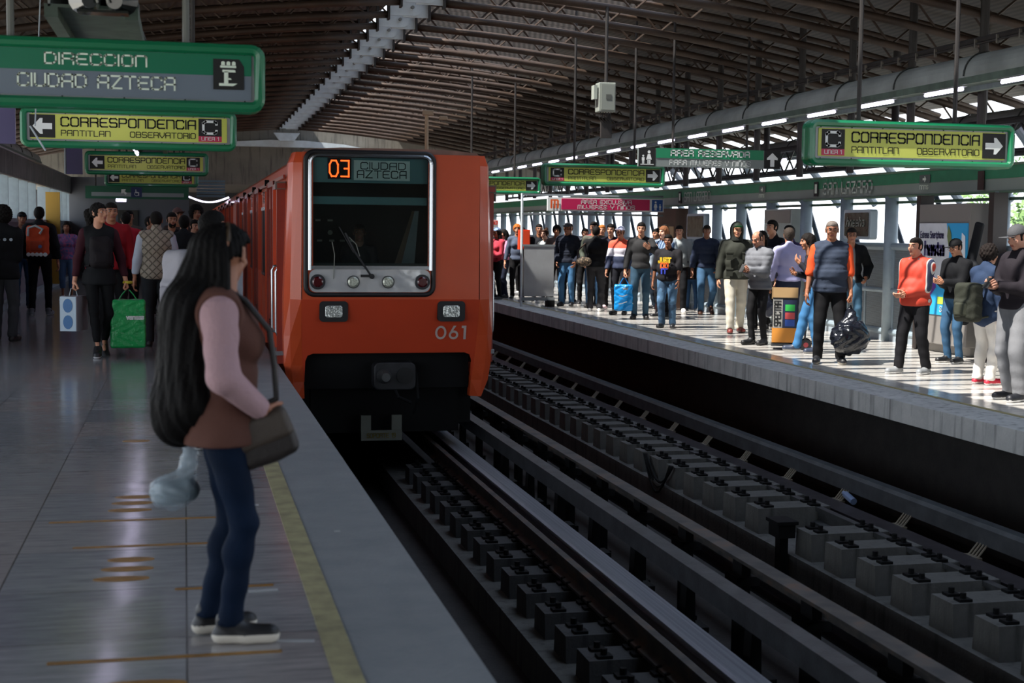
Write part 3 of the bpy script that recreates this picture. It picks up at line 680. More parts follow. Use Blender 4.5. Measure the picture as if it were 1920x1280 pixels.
ppoly([(.62, .98), (.68, .9), (.7, .8), (.64, .74), (.6, .86)], mat('#6b7a4e', .4), 'poster_shape', .017)
ppoly([(.9, .9), (.97, .86), (.99, .5), (.9, .2), (.82, .22), (.88, .55)], mat('#dfe5ea', .4), 'poster_shape', .017)
ppoly([(.44, .12), (.56, .12), (.56, .2), (.44, .2)], mat('#a7c64a', .4), 'poster_shape', .017)
b = MB(); W = yb-ya-.08
xf = lambda p: Vector((x-.02, yb-.04-p.x, p.z))
b.mat(mat('#3c3a66', .5))
text(b, 'Estrena Smartphone', .03*W, pz0+.84*(pz1-pz0), .085, 0, width=.5*W, th=.16, xf=xf)
text(b, 'hasta', .14*W, pz0+.66*(pz1-pz0), .16, 0, width=.40*W, th=.3, xf=xf)
b.mat(M_WHITE); text(b, 'hora', .03*W, pz0+.3*(pz1-pz0), .13, 0, width=.26*W, th=.25, xf=xf)
text(b, 'Sea', .5*W, pz0+.04*(pz1-pz0), .07, 0, width=.12*W, th=.2, xf=xf)
b.build('writing', t)
b = MB(); b.box(WX-.3, WX-.1, 18.2, 18.32, 0, 2.15); tag(b.build('dark_post', None, mat('#2b2422', .5), org=(WX-.2, 18.26, 0)), 'dark square post on the far side of the advert panel', 'post')
b = MB(); b.box(WX-.3, WX-.1, 16.35, 16.47, 0, 2.15); tag(b.build('dark_post', None, mat('#2b2422', .5), org=(WX-.2, 16.4, 0)), 'dark square post on the near side of the advert panel', 'post')
t = thing('blank_panel', 'pale blank display board behind the group at the wall', 'panel', (WX-.2, 23.3, 0))
b = MB(); b.box(WX-.2, WX+.05, 22.78, 23.95, .1, 2.02); b.build('board', t, mat('#9fa8a4', .5, var=.08))
b = MB(); b.box(WX-.21, WX-.2, 22.82, 23.9, 1.78, 2.0); b.build('top_strip', t, mat('#7f7b75', .5))
t = thing('kiosk_cabinet', 'brown wooden kiosk with tan board on the far wall', 'kiosk', (WX-.25, 29.2, 0))
b = MB(); b.box(WX-.3, WX+.05, 28.4, 29.6, 0, 2.1); b.build('body', t, mat('#4a3428', .6))
b = MB(); b.box(WX-.31, WX-.3, 28.5, 29.5, .3, 1.72); b.build('board', t, mat('#a88a66', .6))

# ------------------------------------------------------------------ cross barrier with women-only sign
t = thing('barrier_gate', 'grey sheet barrier with tall white post across the far platform', 'barrier', (6.9, 29.1, 0))
b = MB(); b.cyl((6.9, 29.1, 0), (6.9, 29.1, 2.38), .028, n=10); b.build('post', t, M_WHITESTEEL)
b = MB(); b.box(6.95, 7.6, 29.08, 29.12, .22, 1.28); b.build('sheet', t, mat('#9a9da0', .5, .2, var=.06))
b = MB(); b.box(6.9, 7.62, 29.05, 29.15, .13, .2); b.box(6.9, 7.62, 29.07, 29.13, 1.27, 1.31); b.box(6.9, 10.0, 29.07, 29.13, 1.93, 1.97); b.box(6.9, 10.0, 29.07, 29.13, 2.33, 2.37); b.build('crossbar', t, mat('#7f868a', .45, .3))
b = MB(); b.box(7.45, 7.6, 28.97, 29.23, 0, .14); b.build('foot', t, M_DARK)
t = thing('women_area_sign', 'magenta and white women and children area sign over the barrier', 'sign', (8.55, 29, 2.05))
X0, X1, Z0, Z1 = 7.42, 9.98, 2.02, 2.30
b = MB(); b.box(X0, X1, 28.98, 29.04, Z0, Z1); b.build('board', t, M_WHITE)
b = MB(); b.box(X0+.30, X1-.32, 28.97, 28.98, Z0+.03, Z1-.02); b.build('magenta_panel', t, mat('#b3124e', .5))
b = MB(); b.mat(M_WHITE); text(b, 'AREA EXCLUSIVA', (X0+X1)/2, Z0+.158, .075, 28.965, width=1.1, center=True, th=.17); text(b, 'MUJERES Y NI~OS', (X0+X1)/2, Z0+.05, .075, 28.965, width=1.25, center=True, th=.17); b.build('lettering', t)
b = MB(); b.mat(mat('#d2571f', .5)); y = 28.965
for k in range(3): flat(b, [(X0+.06+.07*k, Z0+.05), (X0+.10+.07*k, Z0+.05), (X0+.10+.07*k, Z1-.07), (X0+.06+.07*k, Z1-.07)], y)
flat(b, [(X0+.06, Z1-.07), (X0+.24, Z1-.07), (X0+.22, Z1-.04), (X0+.06, Z1-.04)], y); b.build('metro_emblem', t)
b = MB(); b.box(X1-.27, X1-.03, 28.97, 28.98, Z0+.02, Z1-.02); tl = b.build('blue_tile', t, mat('#1a4f92', .5))
def person_pts(b, cx, z0, h, y, skirt=False):
    r = h*.12; cz = z0+h-r
    b.add([(cx+r*math.cos(R(a)), y, cz+r*math.sin(R(a))) for a in range(0, 360, 45)], [tuple(range(8))])
    w = h*.2
    if skirt: flat(b, [(cx-w*.5, z0+h*.72), (cx+w*.5, z0+h*.72), (cx+w*1.1, z0+h*.3), (cx-w*1.1, z0+h*.3)], y)
    else: flat(b, [(cx-w*.8, z0+h*.72), (cx+w*.8, z0+h*.72), (cx+w*.8, z0+h*.36), (cx-w*.8, z0+h*.36)], y)
    for s in (-1, 1): flat(b, [(cx+s*w*.1, z0+h*.36), (cx+s*w*.6, z0+h*.36), (cx+s*w*.6, z0), (cx+s*w*.1, z0)], y)
b = MB(); b.mat(M_WHITE); person_pts(b, X1-.19, Z0+.04, .19, 28.965, True); person_pts(b, X1-.09, Z0+.04, .13, 28.965); b.build('pictogram', t)

# ------------------------------------------------------------------ hanging signs
def sign_box(name, label, Y, xa, xb, za, zb, cat='sign', yaw=0, face=None):
    t = thing(name, label, cat, ((xa+xb)/2, Y, za))
    h = zb-za; p = rrect(xa+.03, xb-.03, za+.03, zb-.03, .05)
    b = MB(); b.tube([(x, Y-.02, z) for x, z in p], .034, 8, closed=True); b.tube([(x, Y+.12, z) for x, z in p], .034, 8, closed=True)
    b.prism(rrect(xa+.01, xb-.01, za+.01, zb-.01, .06), Y-.0, Y+.1)
    b.build('frame', t, M_GREEN, smooth=False)
    b = MB(); b.prism(rrect(xa+.055, xb-.055, za+.055, zb-.055, .03), Y-.012, Y-.005); rim = b.build('rim', t, mat('#8d8f92', .45, .3, var=.15))
    b = MB()
    for k in range(7):
        x = xa+.12+(xb-xa-.24)*k/6
        for z in (za+.066, zb-.066): b.cyl((x, Y-.012, z), (x, Y-.018, z), .006, n=6)
    b.build('screws', rim, M_POST)
    return t
def hang(t, Y, xs, z, top=None, m=M_POST, r=.022):
    for x in xs:
        b = MB(); b.cyl((x, Y+.05, z), (x, Y+.05, top or zl(x)+.56), r, n=8); b.build('hanger_pole', t, m)
def transfer_sign(label, Y, xa, xb, za, zb, right, poles, yaw=0):
    t = sign_box('transfer_sign', label, Y, xa, xb, za, zb)
    w, h = xb-xa, zb-za
    X = lambda u: xa+u*w
    Z = lambda v: za+v*h
    b = MB(); b.prism(rrect(X(.045), X(.955), Z(.2), Z(.82), .01), Y-.018, Y-.012); b.build('yellow_panel', t, M_YEL)
    uc, ua = ((.115, .9) if right else (.875, .1))
    y = Y-.02
    b = MB(); b.mat(M_BLACK); flat(b, [(X(uc-.055), Z(.36)), (X(uc+.055), Z(.36)), (X(uc+.055), Z(.80)), (X(uc-.055), Z(.80))], y)
    b.mat(M_RED_P); flat(b, [(X(uc-.055), Z(.22)), (X(uc+.055), Z(.22)), (X(uc+.055), Z(.36)), (X(uc-.055), Z(.36))], y)
    b.mat(M_WHITE); text(b, 'C', X(uc-.032), Z(.43), h*.30, y-.002, width=w*.062, th=.2); text(b, 'LINEA 1', X(uc), Z(.255), h*.08, y-.002, width=w*.08, center=True, th=.16)
    b.build('line_badge', t)
    b = MB(); b.mat(M_BLACK); flat(b, [(X(ua-.058), Z(.23)), (X(ua+.058), Z(.23)), (X(ua+.058), Z(.8)), (X(ua-.058), Z(.8))], y)
    b.mat(M_WHITE); flat(b, arrow_pts(X(ua), Z(.515), w*.088, 0 if right else 180), y-.002); b.build('arrow_tile', t)
    x0 = X(.205 if right else .185); x1 = X(.825 if right else .805)
    b = MB(); b.mat(M_BLACK); text(b, 'CORRESPONDENCIA', x0, Z(.53), h*.21, y-.001, width=x1-x0, th=.17)
    text(b, 'PANTITLAN', x0, Z(.29), h*.13, y-.001, width=(x1-x0)*.36, th=.15); text(b, 'OBSERVATORIO', x1-(x1-x0)*.49, Z(.29), h*.13, y-.001, width=(x1-x0)*.49, th=.15)
    b.build('lettering', t); hang(t, Y, poles, zb)
    return t
transfer_sign('large transfer sign with right arrow hanging nearest over the far platform', 12.4, 5.67, 7.80, 2.24, 2.66, True, (6.2, 7.2))
transfer_sign('transfer sign with right arrow below the green reserved area sign', 23, 5.80, 7.92, 2.35, 2.72, True, (6.35, 7.4))
transfer_sign('transfer sign with right arrow half hidden behind the train', 30, 5.40, 7.52, 2.38, 2.74, True, (6.0, 6.95))
transfer_sign('transfer sign with left arrow just under the big direction sign', 15, -1.58, .53, 2.38, 2.78, False, (-1.1, .1))
transfer_sign('mid-distance transfer sign with left arrow, second below the direction sign', 26, -1.68, .43, 2.50, 2.90, False, (-1.1, 0))
transfer_sign('farthest transfer sign with left arrow, its top hidden by the one before', 32, -1.66, .31, 2.46, 2.82, False, (-1.2, -.2))
# direction sign
t = sign_box('direction_sign', 'big green and grey direction sign at the top left', 9, -1.9, .49, 2.305, 2.715)
b = MB(); b.prism(rrect(-1.8, .41, 2.375, 2.65, .015), 8.982, 8.988); b.build('grey_panel', t, mat('#66727f', .5))
b = MB(); b.box(-1.8, .41, 8.978, 8.982, 2.525, 2.65); b.build('green_panel', t, mat('#02694a', .4))
b = MB(); b.mat(M_CREAM); text(b, 'DIRECCION', -.80, 2.562, .062, 8.975, width=.585, th=.16); text(b, 'CIUDAD AZTECA', -.955, 2.427, .072, 8.975, width=.905, th=.15); b.build('lettering', t)
b = MB(); b.mat(M_BLACK); flat(b, [(.18, 2.44), (.365, 2.44), (.365, 2.58), (.335, 2.625), (.18, 2.625)], 8.975)
b.mat(M_CREAM); y = 8.973
for pts in ([(.215, 2.462), (.30, 2.462), (.325, 2.478), (.215, 2.478)], [(.245, 2.478), (.27, 2.478), (.27, 2.55), (.245, 2.55)], [(.235, 2.545), (.315, 2.545), (.31, 2.56), (.235, 2.56)], [(.265, 2.50), (.29, 2.50), (.285, 2.51), (.265, 2.51)], [(.222, 2.572), (.318, 2.572), (.318, 2.585), (.222, 2.585)]):
    flat(b, pts, y)
for k in range(3): flat(b, [(.228+.032*k, 2.587), (.25+.032*k, 2.587), (.25+.032*k, 2.606), (.239+.032*k, 2.612), (.228+.032*k, 2.606)], y)
b.build('station_emblem', t); hang(t, 9, (-1.0, .02), 2.7, m=mat('#5a5c56', .5, .2))
# reserved area sign
t = thing('reserved_area_sign', 'green and grey reserved area sign with up arrow over the far platform', 'sign', (8.15, 21.5, 2.62))
X0, X1, Z0, Z1, Y = 6.97, 9.36, 2.63, 2.92, 21.5
b = MB(); b.box(X0, X1, Y, Y+.06, Z0, Z1); b.build('board', t, mat('#77807f', .5))
b = MB(); b.box(X0+.29, X1-.29, Y-.006, Y, Z0+.135, Z1); b.build('green_panel', t, M_GREEN_P)
b = MB(); b.mat(M_BLACK); flat(b, [(X0, Z0), (X0+.28, Z0), (X0+.28, Z1), (X0, Z1)], Y-.004); b.mat(M_WHITE); person_pts(b, X0+.17, Z0+.04, .21, Y-.008, True); person_pts(b, X0+.075, Z0+.04, .14, Y-.008); flat(b, [(X0+.03, Z0+.025), (X0+.25, Z0+.025), (X0+.25, Z0+.035), (X0+.03, Z0+.035)], Y-.008); b.build('pictogram', t)
b = MB(); b.mat(M_BLACK); flat(b, [(X1-.28, Z0), (X1, Z0), (X1, Z1), (X1-.28, Z1)], Y-.004); b.mat(M_WHITE); flat(b, arrow_pts(X1-.14, Z0+.145, .22, 90), Y-.008); b.build('arrow_tile', t)
b = MB(); b.mat(M_WHITE); text(b, 'AREA RESERVADA', (X0+X1)/2, Z0+.175, .085, Y-.01, width=1.32, center=True, th=.2); text(b, 'PARA MUJERES Y NI~OS', (X0+X1)/2, Z0+.035, .072, Y-.006, width=1.36, center=True, th=.14); b.build('lettering', t)
hang(t, Y, (7.55, 8.8), Z1)
# purple hanging panels left of the signs
for x0, x1, Y, z0, z1, lb in ((-2.1, -1.66, 15.3, 2.42, 2.86, 'purple hanging banner left of the first transfer sign'), (-2.0, -1.73, 26.2, 2.5, 3.0, 'bluish purple hanging banner left of the mid-distance transfer sign')):
    t = thing('hanging_banner', lb, 'banner', ((x0+x1)/2, Y, z0))
    b = MB(); b.box(x0, x1, Y, Y+.05, z0, z1); b.build('board', t, mat('#4b4470', .4))
    b = MB(); b.cyl((x0-.02, Y+.02, z0), (x0-.02, Y+.02, zl(x0)+.56), .02, n=8); b.build('hanger_pole', t, M_PALE)
# writing on the far header band
b = MB(); b.mat(mat('#b9c6bc', .5)); XF = WX-.085
for (txt, ya, yb, z, h) in (('SAN LAZARO', 21.8, 20.1, 2.25, .17), ('SAN LAZARO', 28.5, 27.0, 2.25, .17), ('SAN LAZARO', 35.5, 34.0, 2.25, .17)):
    xf = lambda p, ya=ya: Vector((XF, ya-p.x, p.z))
    text(b, txt, 0, z, h, 0, width=ya-yb, th=.16, xf=xf)
t = thing('station_name', 'pale station name lettering on the green and grey header band', 'lettering', (XF, 24, 2.3)); b.build('lettering', t)
for ya in (22.0, 28.7):
    b = MB(); b.mat(M_BLACK); b.box(XF-.004, XF, ya, ya+.16, 2.22, 2.46); b.mat(M_CREAM); b.box(XF-.006, XF-.004, ya+.04, ya+.12, 2.27, 2.42)
    tag(b.build('emblem_tile', None, None, org=(XF, ya, 2.22)), 'small black station emblem before the name on the %s header band' % ('nearer' if ya < 25 else 'farther'), 'emblem')
for ya, lb in ((18.35, 'small arrow plate on the header band above the advert'), (24.2, 'small arrow plate on the header band left of the large transfer sign')):
    b = MB(); b.mat(mat('#55605c', .5)); b.box(XF-.004, XF, ya, ya+.3, 2.33, 2.45)
    b.mat(M_CREAM); xf = lambda p: Vector((XF-.008, ya+.3-p.x, p.z)); flat(b, arrow_pts(.15, 2.39, .1, 0), 0, xf); text(b, 'NNNS', .02, 2.25, .05, 0, width=.24, th=.2, xf=xf)
    tag(b.build('arrow_plate', None, None, org=(XF, ya, 2.25)), lb, 'sign')
b = MB(); b.box(XF-.01, XF, 16.95, 17.1, 2.2, 2.45); b.mat(mat('#a5523f', .5)); b.box(XF-.012, XF-.01, 16.98, 17.07, 2.24, 2.42); b.mats[0] = mat('#3a2a26', .6)
tag(b.build('warning_plate', None, None, org=(XF, 17, 2.2)), 'narrow dark and red plate on the header band', 'sign')
t = thing('notice_board', 'white and red notice board beside the train at the far platform', 'notice', (8.2, 38, 1.5))
b = MB(); b.box(7.6, 8.35, 38, 38.03, 1.42, 1.88); b.build('board', t, M_WHITE)
b = MB(); b.box(7.62, 8.33, 37.99, 38, 1.75, 1.86); b.build('red_strip', t, mat('#c23a30', .5))
b = MB(); b.mat(M_WHITE); text(b, 'OCCION', 7.7, 1.775, .06, 37.985, width=.58, th=.2); b.mat(M_GREEN); person_pts(b, 8.05, 1.45, .24, 37.985); b.build('writing', t)
b = MB(); b.cyl((8, 38.02, 0), (8, 38.02, 1.45), .03); b.build('post', t, M_POST)
b = MB(); b.box(7.28, 7.52, 30.9, 31.1, 1.18, 1.62); b.mat(mat('#e8502a', .5)); b.box(7.30, 7.50, 30.88, 30.9, 1.2, 1.6)
b.mats[0] = mat('#d8431f', .5); tag(b.build('orange_box', None, None, org=(7.4, 31, 1.18)), 'bright orange cabinet behind the grey barrier sheet', 'box')
b = MB(); b.cyl((7.4, 31, 0), (7.4, 31, 1.18), .03); tag(b.build('box_stand', None, M_POST, org=(7.4, 31, 0)), 'thin stand under the orange cabinet behind the barrier', 'stand')
b = MB(); b.cyl((-1.24, 12.5, 2.42), (-1.12, 12.5, 2.22), .008, n=6); b.cyl((-1.2, 12.5, 2.42), (-1.12, 12.5, 3.9), .006, n=6)
tag(b.build('loose_cable', None, M_PALE, org=(-1.2, 12.5, 2.3)), 'thin loose cord dangling over the first left-arrow transfer sign', 'cord')

# ------------------------------------------------------------------ the orange train
TX, TY = 2.36, 16.5
def build_car(name, label, y0, length, front):
    t = thing(name, label, 'train', (TX, y0, -1.05)); X = lambda u: TX+u; y1 = y0+length-.35
    ys_ = y0+(1.24 if front else 0)
    prof = [(-1.2, -.12), (-1.2, 2.12), (-1.15, 2.34), (-1.0, 2.46), (-.6, 2.53), (.6, 2.53), (1.0, 2.46), (1.15, 2.34), (1.2, 2.12), (1.2, -.12)]
    b = MB(); b.prism([(X(a), c) for a, c in prof], ys_, y1); b.build('body', t, M_ORANGE)
    b = MB(); b.box(X(-1.05), X(1.05), y0+(.52 if front else .1), y1, -.75, -.12)
    for yy in (y0+2.6, y0+5.0, y0+length-5.4, y0+length-3.0):
        for s in (-1, 1): b.cyl((X(s*.95-.14*s), yy, -.55), (X(s*.95+.1*s), yy, -.55), .5, n=20)
    b.build('underframe', t, M_DARK)
    if front:
        b = MB()
        for s in (-1, 1): b.box(min(X(s*1.17), X(s*1.2)), max(X(s*1.17), X(s*1.2)), y0+.42, ys_, -.12, 2.14)
        b.box(X(-1.17), X(1.17), y0+.42, ys_, -.12, .0); up_ = [p for p in prof if p[1] > 2]
        b.prism([(X(a), c) for a, c in up_]+[(X(a*.97), c-.03) for a, c in reversed(up_)], y0+.42, ys_); b.build('cab_shell', t, M_ORANGE)
    b = MB(); b.box(X(-.9), X(.9), y1, y1+.35, -.3, 2.2); b.build('gangway', t, M_RUBBER)
    # side doors, windows, grilles
    first = None
    for k in range(4):
        yc = y0+2.75+3.75*k
        for s in (-1, 1):
            if s == 1 and not front: continue
            xs = X(s*1.2); q = lambda a: xs+s*a
            b = MB()
            for yy in (yc-.72, yc+.66): b.box(min(q(0), q(.05)), max(q(0), q(.05)), yy, yy+.06, .02, 2.2)
            b.box(min(q(0), q(.04)), max(q(0), q(.04)), yc-.72, yc+.72, 2.14, 2.2)
            b.box(min(q(0), q(.04)), max(q(0), q(.04)), yc-.02, yc+.02, .02, 2.14)
            d = b.build('door_frame', t, M_ORANGE_D)
            for u in (-1, 1):
                b = MB(); b.box(min(q(0), q(.015)), max(q(0), q(.015)), yc+u*.33-.29, yc+u*.33+.29, .03, 2.12); dl = b.build('door_leaf', t, M_ORANGE)
                b = MB(); b.box(min(q(.015), q(.022)), max(q(.015), q(.022)), yc+u*.33-.2, yc+u*.33+.2, .95, 1.85); b.build('pane', dl, mat('#39413f', .1, .1))
                b = MB()
                for z in range(9): b.box(min(q(.015), q(.03)), max(q(.015), q(.03)), yc+u*.33-.18, yc+u*.33+.18, .1+.03*z, .115+.03*z)
                b.build('kick_vent', dl, M_DARK)
            # window bay and grille after the door
            if k < 3:
                yw = yc+1.87
                b = MB(); b.box(min(q(0), q(.02)), max(q(0), q(.02)), yw-.85, yw+.85, .9, 1.9); wfm = b.build('window_frame', t, M_STAINLESS)
                b = MB(); b.box(min(q(.02), q(.028)), max(q(.02), q(.028)), yw-.8, yw-.03, .95, 1.85); b.box(min(q(.02), q(.028)), max(q(.02), q(.028)), yw+.03, yw+.8, .95, 1.85); b.build('pane', wfm, mat('#2e3635', .08, .1))
            b = MB()
            for yy in (yc-.4, yc+.1, yc+1.3, yc+2.0):
                for z in range(8): b.box(min(q(0), q(.02)), max(q(0), q(.02)), yy, yy+.32, 1.96+.022*z, 1.968+.022*z)
            b.build('vent_grille', t, mat('#3b1a14', .6))
            for yr in (yc+.86, yc-.92):
                b = MB(); b.box(min(q(0), q(.06)), max(q(0), q(.06)), yr, yr+.06, 0, 2.1); b.build('rib', t, M_ORANGE)
            b = MB(); b.cyl((q(.0), yc+.95, 2.22), (q(.06), yc+.95, 2.22), .045, n=10); b.build('door_lamp', t, M_DARK)
    for s in (-1, 1):
        b = MB(); b.box(min(X(s*1.2), X(s*1.225)), max(X(s*1.2), X(s*1.225)), y0+(.42 if front else 0), y1, 2.18, 2.22); b.box(min(X(s*1.2), X(s*1.22)), max(X(s*1.2), X(s*1.22)), y0+(.42 if front else 0), y1, -.12, .0); b.build('drip_rail', t, M_ORANGE_D)
    return t
car = build_car('metro_car', 'orange lead metro car with cab front numbered 061', TY, 16.8, True)
X = lambda u: TX+u
# chamfered corners and face
def corner(s):
    b = MB(); lv = [(2.47, 1.03, 0.03, 1.13, .42), (2.35, 1.04, 0.0, 1.18, .42), (.78, 1.05, 0.0, 1.24, .42), (.35, 1.04, .10, 1.24, .42), (.0, 1.02, .187, 1.23, .44), (-.2, 1.0, .235, 1.20, .46), (-.40, .99, .28, 1.12, .48)]
    vs = []
    for z, xa, ya, xb, yb in lv:
        vs += [(X(s*xa), TY+ya, z), (X(s*(xa*.45+xb*.55+.02)), TY+ya*.6+yb*.12, z), (X(s*xb), TY+yb*.45, z), (X(s*xb*1.0), TY+yb+.02, z)]
    fs = []
    for i in range(len(lv)-1):
        for j in range(3):
            a = i*4+j; fs.append((a, a+1, a+5, a+4) if s < 0 else (a, a+4, a+5, a+1))
    fs.append((0, 3, 2, 1) if s < 0 else (0, 1, 2, 3)); b.add(vs, fs)
    n = (len(lv)-1)*4; fs2 = [(n, n+1, n+2, n+3)]; b.add([vs[n+k] for k in range(4)], [(0, 1, 2, 3)])
    # inner return of the leg
    zs = [(z, xa, ya) for z, xa, ya, xb, yb in lv if z < .2]
    b.add([(X(s*xa), TY+ya, z) for z, xa, ya in zs]+[(X(s*xa), TY+.42, z) for z, xa, ya in zs], [(i, i+1, len(zs)+i+1, len(zs)+i) for i in range(len(zs)-1)])
    return b.build('corner_panel', car, M_ORANGE, smooth=False)
corner(-1); corner(1)
gx0, gx1, gz0, gz1 = -.915, .425, 1.17, 2.42          # windscreen opening
b = MB()
b.box(X(-1.04), X(gx0), TY, TY+.04, .78, 2.47); b.box(X(gx1), X(1.04), TY, TY+.04, .78, 2.47); b.box(X(gx0), X(gx1), TY, TY+.04, gz1, 2.47); b.box(X(gx0), X(gx1), TY, TY+.04, .78, gz0)
b.build('face_panel', car, M_ORANGE)
b = MB(); b.prism([(X(-1.03), 2.47), (X(1.03), 2.47), (X(1.0), 2.50), (X(.6), 2.53), (X(-.6), 2.53), (X(-1.0), 2.5)], TY+.02, TY+.45); b.build('brow', car, mat('#7a5a50', .5, var=.3))
# lower face (tilts back) with arched cut-out
def FY(z): return TY+(.78-z)*.24
top = [(-1.05, .78), (1.05, .78)]
b = MB(); L_, R_ = -1.0, 1.0
outer = [(-1.05, .78), (-1.04, .3), (-1.02, -.0), (-1.0, -.2)]
arch = [(-1.0, -.2), (-.99, .0)]+[(-.90-.09*math.cos(R(a)), .05+.09*math.sin(R(a))) for a in (0, 30, 60, 90)]
vs = []; prs = [(-1.05, -1.0, -.2), (-1.04, -.99, .05), (-1.03, -.96, .12), (-1.03, -.90, .14)]
pts = [(-1.05, .78), (-1.04, .05), (-1.015, -.2), (-.995, -.2), (-.99, .05), (-.965, .115), (-.9, .14), (.9, .14), (.965, .115), (.99, .05), (.995, -.2), (1.015, -.2), (1.04, .05), (1.05, .78)]
for dy in (0, .03): vs += [(X(a), FY(z)+dy, z) for a, z in pts]
n = len(pts)
fs = [(0, 1, 4, 5, 6), (1, 2, 3, 4), (0, 6, 7, 13), (13, 7, 8, 9, 12), (12, 9, 10, 11)]
fs += [tuple(n+i for i in reversed(f)) for f in fs]+[(i, (i+1) % n, n+(i+1) % n, n+i) for i in range(n)]
b.add([Vector(v) for v in vs], fs); b.build('lower_face', car, mat('#b8380f', .6, var=.05, vscale=2))
# windscreen surround: rubber, chrome frame, glass, lamp panel
wf = rrect(X(-1.0), X(.49), .835, 2.475, .10)
b = MB(); b.tube([(x, TY-.005, z) for x, z in wf], .028, 8, closed=True); b.build('rubber_surround', car, M_RUBBER, smooth=True)
b = MB(); wi = rrect(X(-.955), X(.455), .86, 2.44, .09); b.tube([(x, TY-.02, z) for x, z in wi if z > 1.1]+[], .026, 8)
b.cyl((X(-.955), TY-.02, 1.12), (X(-.955), TY-.02, 2.35), .026); b.cyl((X(.455), TY-.02, 1.12), (X(.455), TY-.02, 2.35), .026)
b.box(X(-.93), X(.43), TY-.03, TY, 1.13, 1.17); fr = b.build('windscreen_frame', car, M_STAINLESS)
b = MB(); b.box(X(gx0), X(gx1), TY+.012, TY+.018, gz0, gz1); b.build('windscreen_glass', fr, glass_mat('cab_glass', (.82, .9, .9)))
b = MB(); b.prism(rrect(X(-.96), X(.45), .865, 1.13, .08), TY-.02, TY-.002); lp = b.build('lamp_panel', car, M_CHROME)
for u, red in ((-.865, 1), (-.455, 0), (-.05, 0), (.355, 1)):
    b = MB(); b.cyl((X(u), TY-.02, .985), (X(u), TY-.05, .985), .088 if red else .075, n=28); rg = b.build('lamp_ring', lp, mat('#24272b', .35) if red else M_STEEL)
    b = MB(); b.cyl((X(u), TY-.05, .985), (X(u), TY-.06, .985), .062, .045, n=24); b.build('lamp_lens', rg, mat('#4a0a10', .2, coat=1) if red else mat('#b8bcae', .15, .5, bump=.8, bscale=50))
for u, z in ((-.675, .64), (.71, .64)):
    y = FY(z)
    b = MB(); b.prism(rrect(X(u-.165), X(u+.165), z-.12, z+.12, .045), y-.03, y+.02); hb = b.build('headlight_bezel', car, M_RUBBER)
    b = MB(); b.prism(rrect(X(u-.1), X(u+.1), z-.07, z+.07, .03), y-.045, y-.03); b.build('headlight_lens', hb, mat('#c8cdc8', .12, .6, bump=.9, bscale=35), bevel=.01)
# 061
b = MB(); b.mat(mat('#b9a9a4', .5)); z0n = .30; hN = .165
def fy(p): return Vector((p.x, FY(p.z)-.006, p.z))
def ring(cx, cz, rx, rz, w, a0=0, a1=360, n=20):
    for i in range(n):
        a, c = R(a0+(a1-a0)*i/n), R(a0+(a1-a0)*(i+1)/n)
        flat(b, [(cx+rx*math.cos(a), cz+rz*math.sin(a)), (cx+rx*math.cos(c), cz+rz*math.sin(c)), (cx+(rx-w)*math.cos(c), cz+(rz-w)*math.sin(c)), (cx+(rx-w)*math.cos(a), cz+(rz-w)*math.sin(a))], 0, fy)
ring(X(.60), z0n+hN/2, .068, hN/2, .026); ring(X(.755), z0n+.054, .058, .054, .026)
flat(b, [(X(.698), z0n+.06), (X(.725), z0n+.075), (X(.785), z0n+hN), (X(.75), z0n+hN)], 0, fy)
flat(b, [(X(.875), z0n), (X(.905), z0n), (X(.905), z0n+hN), (X(.875), z0n+hN)], 0, fy); flat(b, [(X(.85), z0n+hN), (X(.85), z0n+hN-.03), (X(.876), z0n+hN-.03), (X(.876), z0n+hN)], 0, fy)
b.build('fleet_number', car)
# wiper
b = MB(); b.tube([(X(-.25), TY-.04, 1.06), (X(-.45), TY-.045, 1.35), (X(-.55), TY-.045, 1.55)], .012, 6); b.tube([(X(-.62), TY-.045, 1.62), (X(-.45), TY-.045, 1.32)], .007, 6); b.cyl((X(-.24), TY-.02, 1.05), (X(-.24), TY-.07, 1.05), .03); b.box(X(-.37), X(-.22), TY-.05, TY-.03, 1.04, 1.07); b.build('wiper', car, M_RUBBER)
b = MB(); b.tube([(X(-.68), TY-.03, 1.02), (X(-.67), TY-.03, 1.3), (X(-.7), TY-.03, 1.45)], .005, 5); b.tube([(X(-.5), TY-.0, 1.5), (X(-.42), TY-.02, 1.42), (X(-.38), TY-.03, 1.28)], .006, 5); b.build('cable', car, mat('#7b7d74', .6))
# cab interior
M_TEAL = mat('#628e93', .5)
b = MB(); b.box(X(-.98), X(.6), TY+1.2, TY+1.24, .9, 2.46); b.box(X(-.98), X(-.95), TY+.1, TY+1.2, .9, 2.46); b.box(X(.57), X(.6), TY+.1, TY+1.2, .9, 2.46); b.box(X(-.98), X(.6), TY+.06, TY+1.2, .88, .92); b.box(X(-.98), X(.6), TY+.06, TY+1.2, 2.44, 2.46); b.build('cab_interior', car, mat('#141d1f', .8))
b = MB(); b.box(X(gx0), X(gx1), TY+.07, TY+.11, 2.13, 2.42); b.box(X(gx0), X(gx1), TY+.1, TY+.13, 1.88, 1.97); b.build('cab_header', car, M_TEAL)
b = MB(); b.box(X(-.44), X(.215), TY+.055, TY+.065, 2.16, 2.39); ds = b.build('destination_board', car, mat('#e6f0ec', .5, var=.15))
b = MB(); b.mat(mat('#16302f', .5)); text(b, 'CIUDAD', X(-.36), 2.29, .075, TY+.05, width=.52, th=.15); text(b, 'AZTECA', X(-.40), 2.19, .08, TY+.05, width=.57, th=.15); b.build('lettering', ds)
b = MB(); b.box(X(-.74), X(-.47), TY+.055, TY+.07, 2.17, 2.41); nb = b.build('route_number_display', car, M_DARK)
